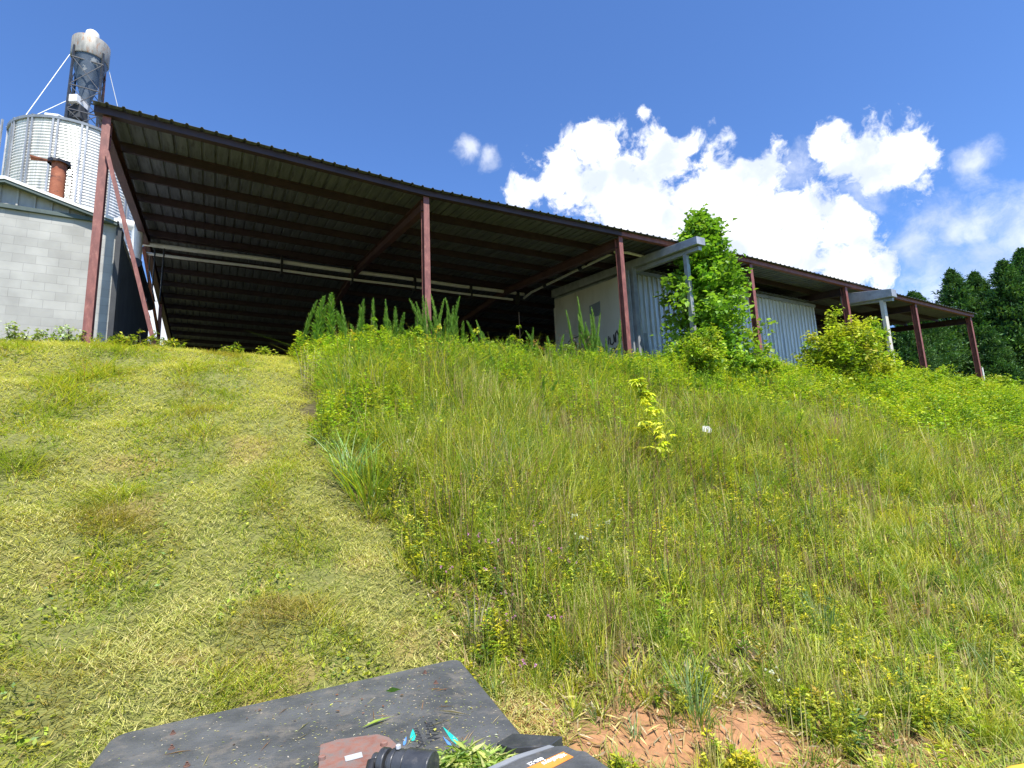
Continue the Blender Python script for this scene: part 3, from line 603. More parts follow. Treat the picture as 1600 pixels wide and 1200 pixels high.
def mown():
    v = Veg()
    x, y = scatter(330000, -58, 24, 2.2, 22, 1.25); a, b = ab_of(x, y); sdv = side(x, y); tk = track(x, y)
    k = (sdv < .15) & (b < 14.6) & ~in_deck(x, y, .04) & (rnd(len(x)) > clay(x, y)*.9) & (rnd(len(x)) > tk*.55)
    x, y, tk = x[k], y[k], tk[k]; n = len(x); r = np.hypot(x, y)
    P = np.stack([x, y, ground_z(x, y)-.01], 1); c = patchy(x, y, palette(n, [YG, MG, LG, STR, BRN, DG], [5, 4.2, 3, 1.5, .7, .7]))
    tall = (vnoise(x, y, 1.9, 9)*1.3)**3*(1-tk)
    v.blades(P, rnd(n, .025, .075)*(1+2.6*tall), .0026+.0007*r, rnd(n, 0, 6.28), rnd(n, .1, 1.6), rnd(n, .2, 1.3), c)
    # clippings: fine curved strips lying on the stubble, thickest in the mower's tracks
    x, y = scatter(420000, -58, 24, 2.2, 22, 1.25); a, b = ab_of(x, y); tk = track(x, y)
    k = (side(x, y) < .15) & (b < 14.6) & ~in_deck(x, y, .03) & (rnd(len(x)) < .12+.88*tk); x, y, tk = x[k], y[k], tk[k]; n = len(x); r = np.hypot(x, y)
    c = palette(n, [(.54, .53, .15), (.44, .47, .09), STR, (.68, .61, .30), BRN, (.28, .35, .05)], [3, 3.4, 2.0, 1.3, .4, 1.6]); c = np.where((tk < .3)[:, None], patchy(x, y, c, .45), c*(1-.45*tk[:, None])+np.array([.68, .62, .26])*.45*tk[:, None])
    L = rnd(n, .03, .14)*(.8+.03*r); P = np.stack([x, y, ground_z(x, y)+rnd(n, .008, .05)], 1)
    v.blades(P, L*.35, .0017+.0007*r, rnd(n, 0, 6.28), rnd(n, 1.6, 3.2), rnd(n, -.6, .9), c)
    # low broad leaves
    x, y = scatter(60000, -58, 22, 2.4, 20, 1.3); a, b = ab_of(x, y); pn = vnoise(x, y, 1.6, 21)
    k = (side(x, y) < .1) & (b < 14.4) & ~in_deck(x, y, .05) & (pn > .5) & (track(x, y) < .5); x, y = x[k], y[k]; n = len(x)
    P = np.stack([x, y, ground_z(x, y)+rnd(n, .01, .06)], 1); D = unit(np.stack([rng.normal(0, 1, n), rng.normal(0, 1, n), rnd(n, .0, .8)], 1))
    v.leaves(P, D, rnd(n, .02, .055), .6, palette(n, [MG, YG, DG, LG, (.19, .29, .10)], [3, 2, 1, 1, 1]))
    o = v.build('mown_grass'); tag(o, 'freshly mown yellow green grass and clippings on the left of the bank', 'grass', kind='stuff')
mown()

def tall_grass():
    v = Veg()
    def hmap(x, y):
        a, b = ab_of(x, y); near = np.clip((b-2.3)/4.2, 0, 1); edge = np.clip(side(x, y)/.7, .45, 1)
        return (.20+.40*near)*(.55+.9*vnoise(x, y, .7, 7))*edge*(1-.5*clay(x, y))*(1-.38*np.clip((b-11.4)/1.2, 0, 1))*(1+.25*np.clip((b-8)/2, 0, 1)*np.clip((12-a)/4, 0, 1))
    # tussocks: blades fanning out of a common crown, each tussock of one kind
    x0, y0 = scatter(25000, -20, 62, 2.4, 34, 1.15); a, b = ab_of(x0, y0); k = (side(x0, y0) > .04) & (b < 14.6) & (b > 1) & ~in_deck(x0, y0, .1) & (rnd(len(x0)) > clay(x0, y0)*.97); x0, y0 = x0[k], y0[k]; m = len(x0)
    kinds = np.array([YG, MG, LG, (.30, .40, .05), (.11, .20, .025), (.20, .30, .12), STR, (.44, .34, .16), (.26, .16, .09)]); dryp = np.clip((vnoise(x0, y0, .8, 33)-.35)*2, 0, 1)
    wt = np.stack([np.full(m, q) for q in (4, 3.2, 3, 3, 2.4, .8)]+[dryp*2.2, dryp*2.0, dryp*1.2], 1); cs = (wt/wt.sum(1)[:, None]).cumsum(1); kd = (rnd(m)[:, None] > cs).sum(1).clip(0, 8)
    dry = kd >= 6; cnt = rng.integers(8, 24, m); i = np.repeat(np.arange(m), cnt); n = len(i); rr = (.015+.055*rnd(m))[i]*rnd(n, .1, 1.6); t = rnd(n, 0, 6.28)
    x, y = x0[i]+rr*np.cos(t), y0[i]+rr*np.sin(t); ok = ~in_deck(x, y, .03); i, x, y, t = i[ok], x[ok], y[ok], t[ok]; n = len(i)
    hs = hmap(x0, y0)*rnd(m, .45, 1.45); upr = np.where(dry, .35, 1.)*rnd(m, .35, 1.5)
    c = kinds[kd][i]*rng.normal(1, .14, (n, 1))*rng.normal(1, .05, (n, 3)); c = np.clip(c, .01, .9); r = np.hypot(x, y)
    tip = np.where(rnd(n)[:, None] < .35, c*.5+np.array([.50, .42, .18])*.5, c)
    v.blades(np.stack([x, y, ground_z(x, y)-.02], 1), hs[i]*rnd(n, .55, 1.2), .0036+.0008*r, t+rng.normal(0, .5, n), rnd(n, .03, .55)*upr[i], rnd(n, .1, 1.0)*upr[i], c, tip)
    # finer filling between them
    x, y = scatter(110000, -20, 62, 2.3, 36, 1.15); a, b = ab_of(x, y); k = (side(x, y) > 0) & (b < 14.8) & (b > 1) & ~in_deck(x, y, .06) & (rnd(len(x)) > clay(x, y)*.93) & (rnd(len(x)) < .35+.9*vnoise(x, y, 2.4, 8)); x, y = x[k], y[k]; n = len(x); r = np.hypot(x, y)
    c1 = palette(n, [YG, MG, LG, DG], [4, 4, 3, 1.2]); c2 = palette(n, [STR, (.44, .38, .14), BRN], [3, 3, 2]); c = np.where((rnd(n) < .22)[:, None], c2, c1)
    v.blades(np.stack([x, y, ground_z(x, y)-.02], 1), hmap(x, y)*rnd(n, .25, .8), .003+.0007*r, rnd(n, 0, 6.28), rnd(n, .02, .8), rnd(n, .05, 1.1), c)
    # thin upright dry stems
    m = 7000; x, y = scatter(m, -12, 60, 3, 30, 1.1); a, b = ab_of(x, y); k = (side(x, y) > .1) & (b < 14) & (b > 2.6) & (vnoise(x, y, 1.3, 40) > .42) & ~in_deck(x, y, .1); x, y, b = x[k], y[k], b[k]; n = len(x)
    r = np.hypot(x, y); P = np.stack([x, y, ground_z(x, y)], 1); h = rnd(n, .4, 1.0)*np.clip((b-1.8)/3, .5, 1)
    v.blades(P, h, .004+.0006*r, rnd(n, 0, 6.28), rnd(n, 0, .15), rnd(n, 0, .12), palette(n, [(.34, .24, .12), STR, (.22, .15, .09)], [2, 2, 2]))
    # ground litter between tufts
    m = 60000; x, y = scatter(m, -10, 60, 2.5, 22, 1.25); a, b = ab_of(x, y); k = (rnd(m) > clay(x, y)*.72) & (side(x, y) > -.1) & (b < 13.5) & ~in_deck(x, y, .03); x, y = x[k], y[k]; n = len(x); t = rnd(n, 0, 6.28); L = rnd(n, .03, .15)
    D = unit(np.stack([np.cos(t), np.sin(t), (ground_z(x+.1*np.cos(t), y+.1*np.sin(t))-ground_z(x, y))*10+rng.normal(0, .12, n)], 1)); P = np.stack([x, y, ground_z(x, y)+rnd(n, .01, .05)], 1)
    v.leaves(P, D, L, (.004+.0009*np.hypot(x, y))*2/L, palette(n, [STR, BRN, (.34, .24, .15), (.5, .42, .28)], [2, 2, 2, 1]), .05)
    o = v.build('tall_grass'); tag(o, 'uncut tall grass with dry straw stems covering the right of the bank', 'grass', kind='stuff')
tall_grass()

def stalks(v, x, y, H, nl, lsize, lw, cols, wts, rise=.4, spread=.06, lo=.15, stemcol=(.12, .16, .04), stem_r=.004):
    """leafy stems at (x, y): nl leaves each"""
    n = len(x); g = ground_z(x, y); P0 = np.stack([x, y, g], 1); tilt = rng.normal(0, .09, (n, 2)); P1 = P0 + np.stack([tilt[:, 0]*H, tilt[:, 1]*H, H], 1)
    v.sticks(P0, P1, np.full(n, stem_r), np.full(n, stem_r*.4), palette(n, [stemcol]))
    t = lo + (1-lo)*rng.random((n, nl))**.8; az = rng.uniform(0, 6.28, (n, nl)); base = P0[:, None]+(P1-P0)[:, None]*t[..., None]
    D = np.stack([np.cos(az), np.sin(az), rng.normal(rise, .25, (n, nl))], -1); D /= np.linalg.norm(D, axis=-1)[..., None]
    off = rng.random((n, nl))[..., None]*spread*(1.15-t[..., None])*D*(H[:, None, None]/.8)
    sz = lsize*rng.uniform(.6, 1.25, (n, nl))*(1.1-.35*t)
    pc = palette(n, cols, wts, .1); C = pc[:, None]*rng.normal(1, .14, (n, nl, 1))
    tip = (t > .8)[..., None]; C = np.where(tip, C*np.array([1.25, 1.15, .9]), C)
    v.leaves((base+off).reshape(-1, 3), D.reshape(-1, 3), sz.ravel(), lw, np.clip(C.reshape(-1, 3), .004, .9), .25, .12)

def weeds():
    v = Veg(); zone = lambda lo, hi, b: np.clip((b-lo)/(hi-lo), 0, 1)
    # mixed broad-leaf weeds through the grass
    x, y = scatter(26000, -14, 60, 2.7, 26, 1.15); a, b = ab_of(x, y); pn = vnoise(x, y, 1.0, 51)
    k = (side(x, y) > .08) & (b < 14.2) & (b > 2.2) & (pn > .36) & (clay(x, y) < .4) & ~in_deck(x, y, .12); x, y, b = x[k], y[k], b[k]; n = len(x)
    stalks(v, x, y, rnd(n, .14, .62)*(.3+.7*zone(2.5, 7, b))*(.6+.8*vnoise(x, y, 1.7, 52)), 22, .058, .36, [YG, MG, LG, DG, BLG], [5, 4, 3, 1, 1])
    o = v.build('broadleaf_weeds'); tag(o, 'low leafy weeds mixed through the uncut grass of the bank', 'weeds', kind='stuff')
    # dense leafy undergrowth along the right-hand crest
    v = Veg(); n0 = 13000; a = rnd(n0, 8, 56); b = rnd(n0, 6.4, 14.6)
    x, y = a*A[0]+b*B[0], a*A[1]+b*B[1]; pn = vnoise(x, y, .6, 61); k = (rnd(n0) < np.clip((b-7.6+(a-12)*.15)/3, .03, 1)) & (pn+.22*zone(11, 20, a) > .36) & (side(x, y) > 2); x, y, a, b, pn = x[k], y[k], a[k], b[k], pn[k]; n = len(x)
    H = (.40+.85*pn)*(.62+.62*zone(12, 26, a))*rnd(n, .75, 1.3)
    stalks(v, x, y, H, 40, .14, .40, [(.32, .41, .03), (.22, .35, .03), (.42, .47, .05), (.12, .22, .03)], [4, 4, 2, 2], spread=.26)
    o = v.build('leafy_undergrowth'); tag(o, 'dense bright green leafy undergrowth along the right-hand crest of the bank', 'undergrowth', kind='stuff')
    # leafy band at the cut edge and beneath the second post
    v = Veg(); n0 = 5200; a = rnd(n0, 1.2, 14); b = rnd(n0, 7.5, 14.0); x, y = a*A[0]+b*B[0], a*A[1]+b*B[1]; s_ = side(x, y); pn = vnoise(x, y, .9, 71)
    k = (s_ > .02) & (rnd(n0) < .25+.75*np.exp(-s_/1.6)+.3*(b > 12)) & (pn > .32); x, y, pn, b = x[k], y[k], pn[k], b[k]; n = len(x)
    stalks(v, x, y, (.30+.60*pn)*rnd(n, .6, 1.35)*(.95-.38*np.clip((b-11.2)/1, 0, 1)), 44, .078, .40, [(.34, .42, .035), (.22, .36, .03), (.40, .46, .05), (.14, .25, .03)], [4, 4, 2, 1], spread=.13)
    o = v.build('edge_weeds'); tag(o, 'thick green weeds beside the cut edge of the mown strip', 'weeds', kind='stuff')
weeds()
def crest_weeds():
    v = Veg(); n0 = 5200; a = rnd(n0, 1.3, 17); b = rnd(n0, 9.8, 13.5); x, y = a*A[0]+b*B[0], a*A[1]+b*B[1]; pn = vnoise(x, y, 1.3, 101); p2 = vnoise(x, y, .55, 102)
    k = (side(x, y) > .15) & (pn*.6+p2*.4 > .42) & (rnd(n0) < np.clip((b-9.6)/2, .1, 1)); x, y, a, b, pn = x[k], y[k], a[k], b[k], pn[k]; n = len(x)
    H = (.45+.75*pn)*rnd(n, .5, 1.4)*np.clip(.95-(b-10)*.12, .55, .95)
    stalks(v, x, y, H, 46, .105, .30, [(.34, .44, .035), (.24, .38, .03), (.42, .48, .05), (.15, .27, .03), (.42, .36, .07)], [4, 4, 2, 1.5, .4], rise=.55, spread=.10, lo=.1)
    # fine feathery upright stems
    n0 = 2600; a = rnd(n0, 1.5, 16); b = rnd(n0, 10.2, 13.4); x, y = a*A[0]+b*B[0], a*A[1]+b*B[1]; k = (side(x, y) > .15) & (vnoise(x, y, 1.1, 105) > .45); x, y = x[k], y[k]; n = len(x)
    stalks(v, x, y, rnd(n, .45, 1.1), 70, .10, .09, [(.26, .42, .045), (.34, .46, .06), (.18, .31, .035)], [3, 2, 2], rise=1.3, spread=.02, lo=.05)
    o = v.build('crest_weeds'); tag(o, 'waist high leafy weeds massed along the crest from the cut edge to the third post', 'weeds', kind='stuff')
    # mixed leafy patches and brown seed stalks down the bank
    v = Veg(); x, y = scatter(15000, -10, 60, 4.2, 26, 1.1); pn = vnoise(x, y, .75, 111); p2 = vnoise(x, y, 2., 112); k = (side(x, y) > .3) & (pn*.6+p2*.4 > .54) & (clay(x, y) < .2); x, y, pn = x[k], y[k], pn[k]; a, b = ab_of(x, y); k = (b < 13) & (rnd(len(b)) < np.clip((b-4.6)/3.4, .07, 1)); x, y, pn, b = x[k], y[k], pn[k], b[k]; n = len(x)
    stalks(v, x, y, (.22+.5*pn)*rnd(n, .6, 1.3)*(.45+.55*np.clip((b-3)/4, 0, 1)), 30, .075, .28, [(.36, .44, .035), (.24, .36, .03), (.42, .48, .06), (.14, .24, .03), (.34, .26, .06)], [4, 4, 2, 2, .5], rise=.5, spread=.12)
    x, y = scatter(3600, -10, 60, 4, 24, 1.15); k = (side(x, y) > .3) & (vnoise(x, y, 1.4, 115) > .5); x, y = x[k], y[k]; a, b = ab_of(x, y); k = (b < 12) & (b > 3.4); x, y = x[k], y[k]; n = len(x)
    stalks(v, x, y, rnd(n, .45, .95), 26, .035, .3, [(.26, .15, .08), (.38, .27, .15), (.17, .10, .06)], [3, 2, 2], rise=1.2, spread=.02, lo=.55, stemcol=(.20, .12, .07), stem_r=.005)
    o = v.build('mixed_weeds'); tag(o, 'patches of leafy weeds and brown seed stalks down the uncut bank', 'weeds', kind='stuff')
crest_weeds()

def cp(root, loc, rz, sc, label=None):
    c = root.copy(); COL.objects.link(c); c.location = loc; c.rotation_euler = (0, 0, rz); c.scale = (sc,)*3
    if label: c['label'] = label
    for ch in root.children:
        d = ch.copy(); COL.objects.link(d); d.parent = c
    return c

# tall bottle-brush weeds (individuals)
def spire_mesh(name, H, nl, seed):
    v = Veg(); t = .06+.94*np.linspace(0, 1, nl)**.9; n = nl; az = rnd(n, 0, 6.28); bend = rng.normal(0, .07, 2)
    c = np.stack([bend[0]*t**2*H*2, bend[1]*t**2*H*2, t*H], 1); D = unit(np.stack([np.cos(az), np.sin(az), rnd(n, .8, 2.0)], 1))
    sz = .115*np.sin(np.pi*np.clip(t*.80+.18, 0, 1))**.6*rnd(n, .7, 1.2)+.02
    col = palette(n, [(.17, .33, .04), (.23, .39, .05), (.11, .24, .035)], [3, 3, 1.5]); col = np.where((t < .25)[:, None], col*np.array([1.9, 1.2, 1.2]), col)
    v.leaves(c, D, sz, .115, col, .1, .05)
    zz = np.linspace(0, .97, 8); S_ = np.stack([bend[0]*zz**2*H*2, bend[1]*zz**2*H*2, zz*H], 1)
    v.sticks(S_[:-1], S_[1:], np.full(7, .007), np.full(7, .006), palette(7, [(.15, .20, .06)]))
    return v.build(name)
def spires():
    base = [spire_mesh('horseweed', h, 520, i) for i, h in enumerate((1.0, 1.0, 1.0, 1.0))]
    lab = 'tall narrow green weed stem rising above the grass near the crest of the bank'; g = 'tall narrow weeds along the crest'
    for o in base: tag(o, lab, 'weed', g)
    k = 0; LAST = [None]
    def put(x, y, H, label=None):
        nonlocal k
        src = base[k % 4]; loc = (x, y, float(ground_z(x, y))-.02); rz = random.uniform(0, 6.28)
        if k < 4: o = src; o.location = loc; o.rotation_euler = (random.gauss(0, .05), random.gauss(0, .05), rz); o.scale = (H,)*3
        else: o = src.copy(); COL.objects.link(o); o.location = loc; o.rotation_euler = (random.gauss(0, .10), random.gauss(0, .10), rz); q_ = random.uniform(.6, 1.15); o.scale = (q_, q_, H)
        if label: o['label'] = label; del o['group']
        k += 1; LAST[0] = o
    # crest row by clusters along the front: (a, b, height, count, spread)
    CL = ((2.25, 13.1, 1.05, 3, .25, 'beside the lone leaning weed'), (2.9, 13.0, .95, 8, .35, 'near the top corner of the uncut edge'), (3.6, 12.9, 1.0, 8, .4, 'on the crest halfway between cut edge and second post'), (4.4, 12.8, .95, 7, .4, 'just left of the dense clump at the second post'),
          (5.0, 12.9, 1.35, 15, .36, 'in the dense clump in front of the second post'), (5.5, 12.7, 1.3, 8, .3, 'in the dense clump in front of the second post'), (6.4, 12.8, .95, 5, .4, 'just right of the second post'), (7.7, 12.7, 1.0, 4, .5, 'around the reddish leaved young shrub'),
          (9.9, 12.9, 1.55, 13, .33, 'in the tall clump at the left end of the white panel wall'), (10.6, 12.8, 1.25, 6, .35, 'in the tall clump at the left end of the white panel wall'), (8.6, 12.5, .9, 5, .6, 'left of the dead brown twigs'), (11.6, 12.4, .8, 6, .5, 'in front of the graffiti on the panel wall'), (13.0, 12.3, .8, 5, .5, 'at the foot of the third post'),
          (14.0, 12.8, 1.15, 7, .3, 'in front of the grey corner post'), (3.4, 11.4, .7, 7, .7, 'just below the crest near the cut edge'), (5.6, 11.2, .8, 9, .9, 'just below the crest under the second post'), (7.5, 10.8, .7, 8, .9, 'below the crest midway between second and third posts'), (9.4, 11, .7, 8, .9, 'below the crest in front of the panel wall'),
          (6.5, 9, .6, 6, .9, 'half way up the bank below the second post'), (9, 8.4, .6, 7, 1, 'left of the yellow sapling'), (12, 9, .6, 7, 1.4, 'right of the yellow sapling'), (15, 10, .6, 6, 1.5, 'below the round shrub under the tall tree'), (8, 6.6, .5, 5, 1, 'below the yellow sapling'), (11, 7.4, .5, 5, 1.2, 'below the white litter scrap'), (18, 10.4, .7, 6, 1.8, 'below the fourth post'))
    for a, b, H, n, sp, where in CL:
        for i in range(n):
            aa = a+random.gauss(0, sp*.6); b2 = b+random.gauss(0, sp*.5)
            p = AB(aa, b2); put(p[0], p[1], H*random.uniform(.5, 1.2)*(1.45 if b > 12 else 1.25))
            o = LAST[0]; o['label'] = 'tall narrow weed '+where; o['group'] = 'tall narrow weeds '+where
    p = AB(1.75, 13.4); put(p[0], p[1], 1.5, 'single tall leaning weed at the left end of the weeds, alone against the dark shed')
spires()

# leafy saplings and shrubs
def shrub(name, loc, label, H, W, nstem, nleaf, lsize, cols, wts, lw=.6, cat='shrub', group=None, rise=.15, wood=(.13, .10, .06), crown_lo=.12):
    root = empty(name, loc, label, cat, group); v = Veg(); s = Veg(); n = nstem
    az = rnd(n, 0, 6.28); rad = np.sqrt(rnd(n))*W*.5; top = np.stack([np.cos(az)*rad, np.sin(az)*rad, H*(1-.55*(rad/(W*.5))**2)*rnd(n, .72, 1.05)], 1); bot = np.stack([np.cos(az)*rad*.15, np.sin(az)*rad*.15, np.zeros(n)-.05], 1)
    mid = (bot+top)*.5 + np.stack([np.cos(az)*rad*.22, np.sin(az)*rad*.22, np.zeros(n)], 1)
    wc = palette(n, [wood]); s.sticks(bot, mid, np.full(n, .016), np.full(n, .011), wc); s.sticks(mid, top, np.full(n, .011), np.full(n, .004), wc)
    # twigs
    m = n*9; i = rng.integers(0, n, m); t = crown_lo+(1-crown_lo)*rnd(m); q = np.where((t < .5)[:, None], bot[i]+(mid[i]-bot[i])*(t*2)[:, None], mid[i]+(top[i]-mid[i])*((t-.5)*2)[:, None])
    td = unit(rng.normal(0, 1, (m, 3))+np.array([0, 0, .5])); tl = rnd(m, .12, .34)*W*.42; e = q+td*tl[:, None]; e[:, 2] = np.maximum(e[:, 2], .05)
    s.sticks(q, e, np.full(m, .005), np.full(m, .002), palette(m, [wood]))
    j = rng.integers(0, m, nleaf); f = rnd(nleaf, .2, 1.05); P = q[j]+(e[j]-q[j])*f[:, None]+rng.normal(0, .05*W/1.5, (nleaf, 3)); P[:, 2] = np.maximum(P[:, 2], .02)
    D = unit(rng.normal(0, 1, (nleaf, 3))*np.array([1, 1, .5])+np.array([0, 0, rise])); pc = palette(m, cols, wts, .12)[j]
    v.leaves(P, D, lsize*rnd(nleaf, .6, 1.2), lw, np.clip(pc*rng.normal(1, .12, (nleaf, 1)), .004, .9), .25, .15)
    v.build('foliage', LEAF, root); s.build('stems', LEAF, root)
    return root
def G(a, b): p = AB(a, b); return (p[0], p[1], float(ground_z(p[0], p[1])))
SH = [(.36, .44, .045), (.28, .40, .035), (.17, .28, .03), (.44, .48, .07)]
shrub('leafy_shrub', G(13.75, 11.9), 'round bright green shrub below the tall tree, in front of its trunk', 2.0, 2.7, 28, 9000, .14, SH, [3, 3, 3, 1])
shrub('leafy_shrub', G(16.6, 12.2), 'low yellow green shrub right of the tall tree, touching the fourth post', 2.0, 2.2, 16, 4000, .13, SH, [4, 3, 1, 2])
shrub('leafy_shrub', G(22.2, 12.1), 'large yellow green bush in front of the corrugated wall, left of the pale gutter post', 4.0, 3.6, 34, 15000, .17, [(.44, .48, .045), (.32, .41, .04), (.19, .29, .03), (.50, .50, .08)], [4, 3, 2, 1])
shrub('leafy_shrub', G(24.5, 12.3), 'wide yellow green bush joined to the right of the large bush', 3.2, 3.0, 22, 9000, .16, [(.44, .48, .045), (.32, .41, .04), (.19, .29, .03)], [4, 3, 2])
shrub('young_tree', G(6.6, 12.3), 'yellow tipped young shrub in the weeds right of the second post', 1.05, 1.0, 9, 1200, .09, [(.40, .42, .07), (.27, .36, .04), (.40, .30, .08)], [3, 3, 1])
shrub('young_tree', G(7.7, 12.6), 'reddish leaved young shrub among the weeds midway between second and third posts', 1.10, 1.3, 9, 1400, .09, [(.42, .36, .07), (.27, .36, .04), (.42, .24, .10)], [2, 3, 1.5])
shrub('young_tree', G(4.9, 12.3), 'small upright shrub with yellow leaf tips just left of the second post', 1.15, .7, 6, 700, .09, [(.44, .45, .07), (.27, .36, .04)], [3, 3])
shrub('young_tree', G(9.0, 12.6), 'small green shrub beside dead brown twigs near the white panel wall', 1.0, 1.1, 8, 1000, .09, [(.27, .36, .04), (.18, .28, .03)], [3, 3])
for a, b, H, lb in ((28.5, 12.2, 1.5, 'bright green bush at the foot of the pale gutter post'), (31, 12.3, 1.9, 'bright green bush in front of the sixth shed post'), (34, 12.2, 1.5, 'bright green bush between the last two shed posts'), (37, 12.0, 1.7, 'bright green bush just left of the last shed post'), (41.5, 11.5, 2.0, 'tall bright green bush right of the last shed post'), (45.5, 10.0, 1.9, 'bright green bush at the right-hand end of the crest'), (20.2, 11.6, .9, 'low green bush in front of the fourth post')):
    shrub('leafy_shrub', G(a, b), lb, H, 2.6, 16, 3300, .16, SH, [4, 3, 2, 1], group='green bushes along the crest')
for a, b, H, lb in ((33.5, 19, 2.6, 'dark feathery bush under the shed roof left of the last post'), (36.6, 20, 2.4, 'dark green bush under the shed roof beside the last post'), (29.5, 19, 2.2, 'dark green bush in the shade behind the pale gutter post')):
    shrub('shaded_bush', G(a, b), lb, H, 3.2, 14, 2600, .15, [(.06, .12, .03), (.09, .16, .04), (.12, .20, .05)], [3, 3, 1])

for a, b, H, W_, lb in ((3.3, 12.4, 1.0, .7, 'leafy sapling near the top corner of the uncut edge'), (4.15, 11.8, 1.1, .6, 'slim leafy sapling between the cut edge and the second post'), (5.9, 12.0, 1.25, .6, 'slim sapling overlapping the foot of the second post'), (7.15, 12.2, 1.35, .5, 'tallest slim sapling right of the second post'), (8.3, 12.2, .95, .9, 'bushy sapling left of the dead brown twigs'), (11.0, 12.0, .9, .8, 'leafy sapling in front of the graffiti'), (12.3, 12.1, 1.0, .8, 'leafy sapling at the left of the third post')):
    shrub('young_tree', G(a, b), lb, H*1.4, W_, 7, 1300, .10, [(.42, .47, .05), (.30, .40, .04), (.20, .32, .03)], [3, 3, 1.5], lw=.45)
# dead twigs
def dead():
    root = empty('dead_bush', G(9.6, 12.9), 'dead brown twiggy bush with dry leaves in front of the white panel wall', 'bush'); s = Veg(); n = 40
    az = rnd(n, 0, 6.28); b = np.zeros((n, 3)); b[:, 2] = -.05; t = np.stack([np.cos(az)*rnd(n, .1, .6), np.sin(az)*rnd(n, .1, .6), rnd(n, .6, 1.45)], 1); s.sticks(b, t, np.full(n, .008), np.full(n, .003), palette(n, [(.06, .04, .035)])); s.build('stems', LEAF, root)
    v = Veg(); m = 380; i = rng.integers(0, n, m); P = t[i]*rnd(m, .6, 1.)[:, None]+rng.normal(0, .05, (m, 3)); v.leaves(P, unit(rng.normal(0, 1, (m, 3))), rnd(m, .04, .09), .5, palette(m, [(.10, .05, .04), (.16, .09, .06)])); v.build('foliage', LEAF, root)
dead()

def tree():
    p = G(15.9, 13.2); root = empty('sweetgum_tree', p, 'tall dense green leafy tree in front of the shed beside the grey gutter post', 'tree'); v = Veg(); s = Veg()
    H = 6.75; tr = np.array([[.0, 0, -.1], [.03, .02, 1.5], [-.02, .05, 3.2], [.03, 0, 4.8], [0, 0, 6.3]])
    rr = [.09, .075, .055, .035, .01]
    for i in range(4): s.sticks(tr[i:i+1], tr[i+1:i+2], np.array([rr[i]]), np.array([rr[i+1]]), palette(1, [(.15, .12, .09)]))
    n = 135; t = rnd(n, .06, 1.0)**.9; z = t*H*.96
    env = np.interp(t, [0, .12, .3, .5, .66, .8, .92, 1.0], [1.5, 1.85, 1.9, 1.65, 1.25, .82, .5, .14])
    az = np.arange(n)*2.4+rnd(n, -.4, .4); rad = env*rnd(n, .45, 1.12)
    b = np.stack([np.zeros(n), np.zeros(n), np.maximum(z-.25*rad, .1)], 1); e = np.stack([np.cos(az)*rad, np.sin(az)*rad, z+.25*rad*rnd(n, -.4, 1.2)], 1)
    s.sticks(b, e, np.full(n, .022), np.full(n, .006), palette(n, [(.15, .12, .08)]))
    m = 15000; i = rng.integers(0, n, m); f = rnd(m, .25, 1.08); P = b[i]+(e[i]-b[i])*f[:, None]+rng.normal(0, .17, (m, 3)); P[:, 2] = np.maximum(P[:, 2], .1)
    D = unit(rng.normal(0, 1, (m, 3))*np.array([1, 1, .6])+np.array([0, 0, .1])); pc = palette(n, [(.20, .36, .04), (.14, .28, .03), (.28, .44, .06)], [3, 3, 2], .12)[i]
    v.leaves(P, D, rnd(m, .13, .26), .80, np.clip(pc*rng.normal(1, .12, (m, 1)), .004, .9), .28, .15)
    v.build('crown', LEAF, root); s.build('trunk', LEAF, root)
tree()

# small bright sapling in the middle of the bank: lobed leaves
def lobed(v, P, D, size, col):
    n = len(P)
    for ang, l in ((0, 1.), (.7, .85), (-.7, .85), (1.45, .6), (-1.45, .6)):
        up = np.array([0, 0, 1.]); X = unit(np.cross(D, np.tile(up, (n, 1)))+1e-3); d = unit(D*math.cos(ang)+X*math.sin(ang)); v.leaves(P, d, size*l, .34, col, .1, .2)
def sapling():
    q = hit(1040, 745); p = (q[0], q[1], float(ground_z(*q))); root = empty('yellow_sapling', p, 'small sapling with bright yellow lobed leaves in the middle of the uncut bank', 'sapling'); v = Veg(); s = Veg()
    n = 60; t = rnd(n, .2, 1); H = 1.6; lean = np.array([-.20, 0, 1]); c = t[:, None]*H*lean; az = rnd(n, 0, 6.28); ln = rnd(n, .1, .42)*(1.25-t)
    e = c+np.stack([np.cos(az)*ln, np.sin(az)*ln, rnd(n, 0, .12)], 1); s.sticks(c, e, np.full(n, .004), np.full(n, .002), palette(n, [(.20, .14, .06)])); s.sticks(np.zeros((1, 3)), (H*lean)[None], np.array([.009]), np.array([.004]), palette(1, [(.2, .14, .08)]))
    i = rng.integers(0, n, 230); P = c[i]+(e[i]-c[i])*rnd(230, .4, 1.1)[:, None]; D = unit(np.stack([rng.normal(0, 1, 230), rng.normal(0, 1, 230), rnd(230, -.9, .2)], 1))
    lobed(v, P, D, rnd(230, .10, .16), palette(230, [(.66, .66, .05), (.50, .58, .06), (.70, .70, .12)]))
    v.build('foliage', LEAF, root); s.build('stems', LEAF, root)
sapling()

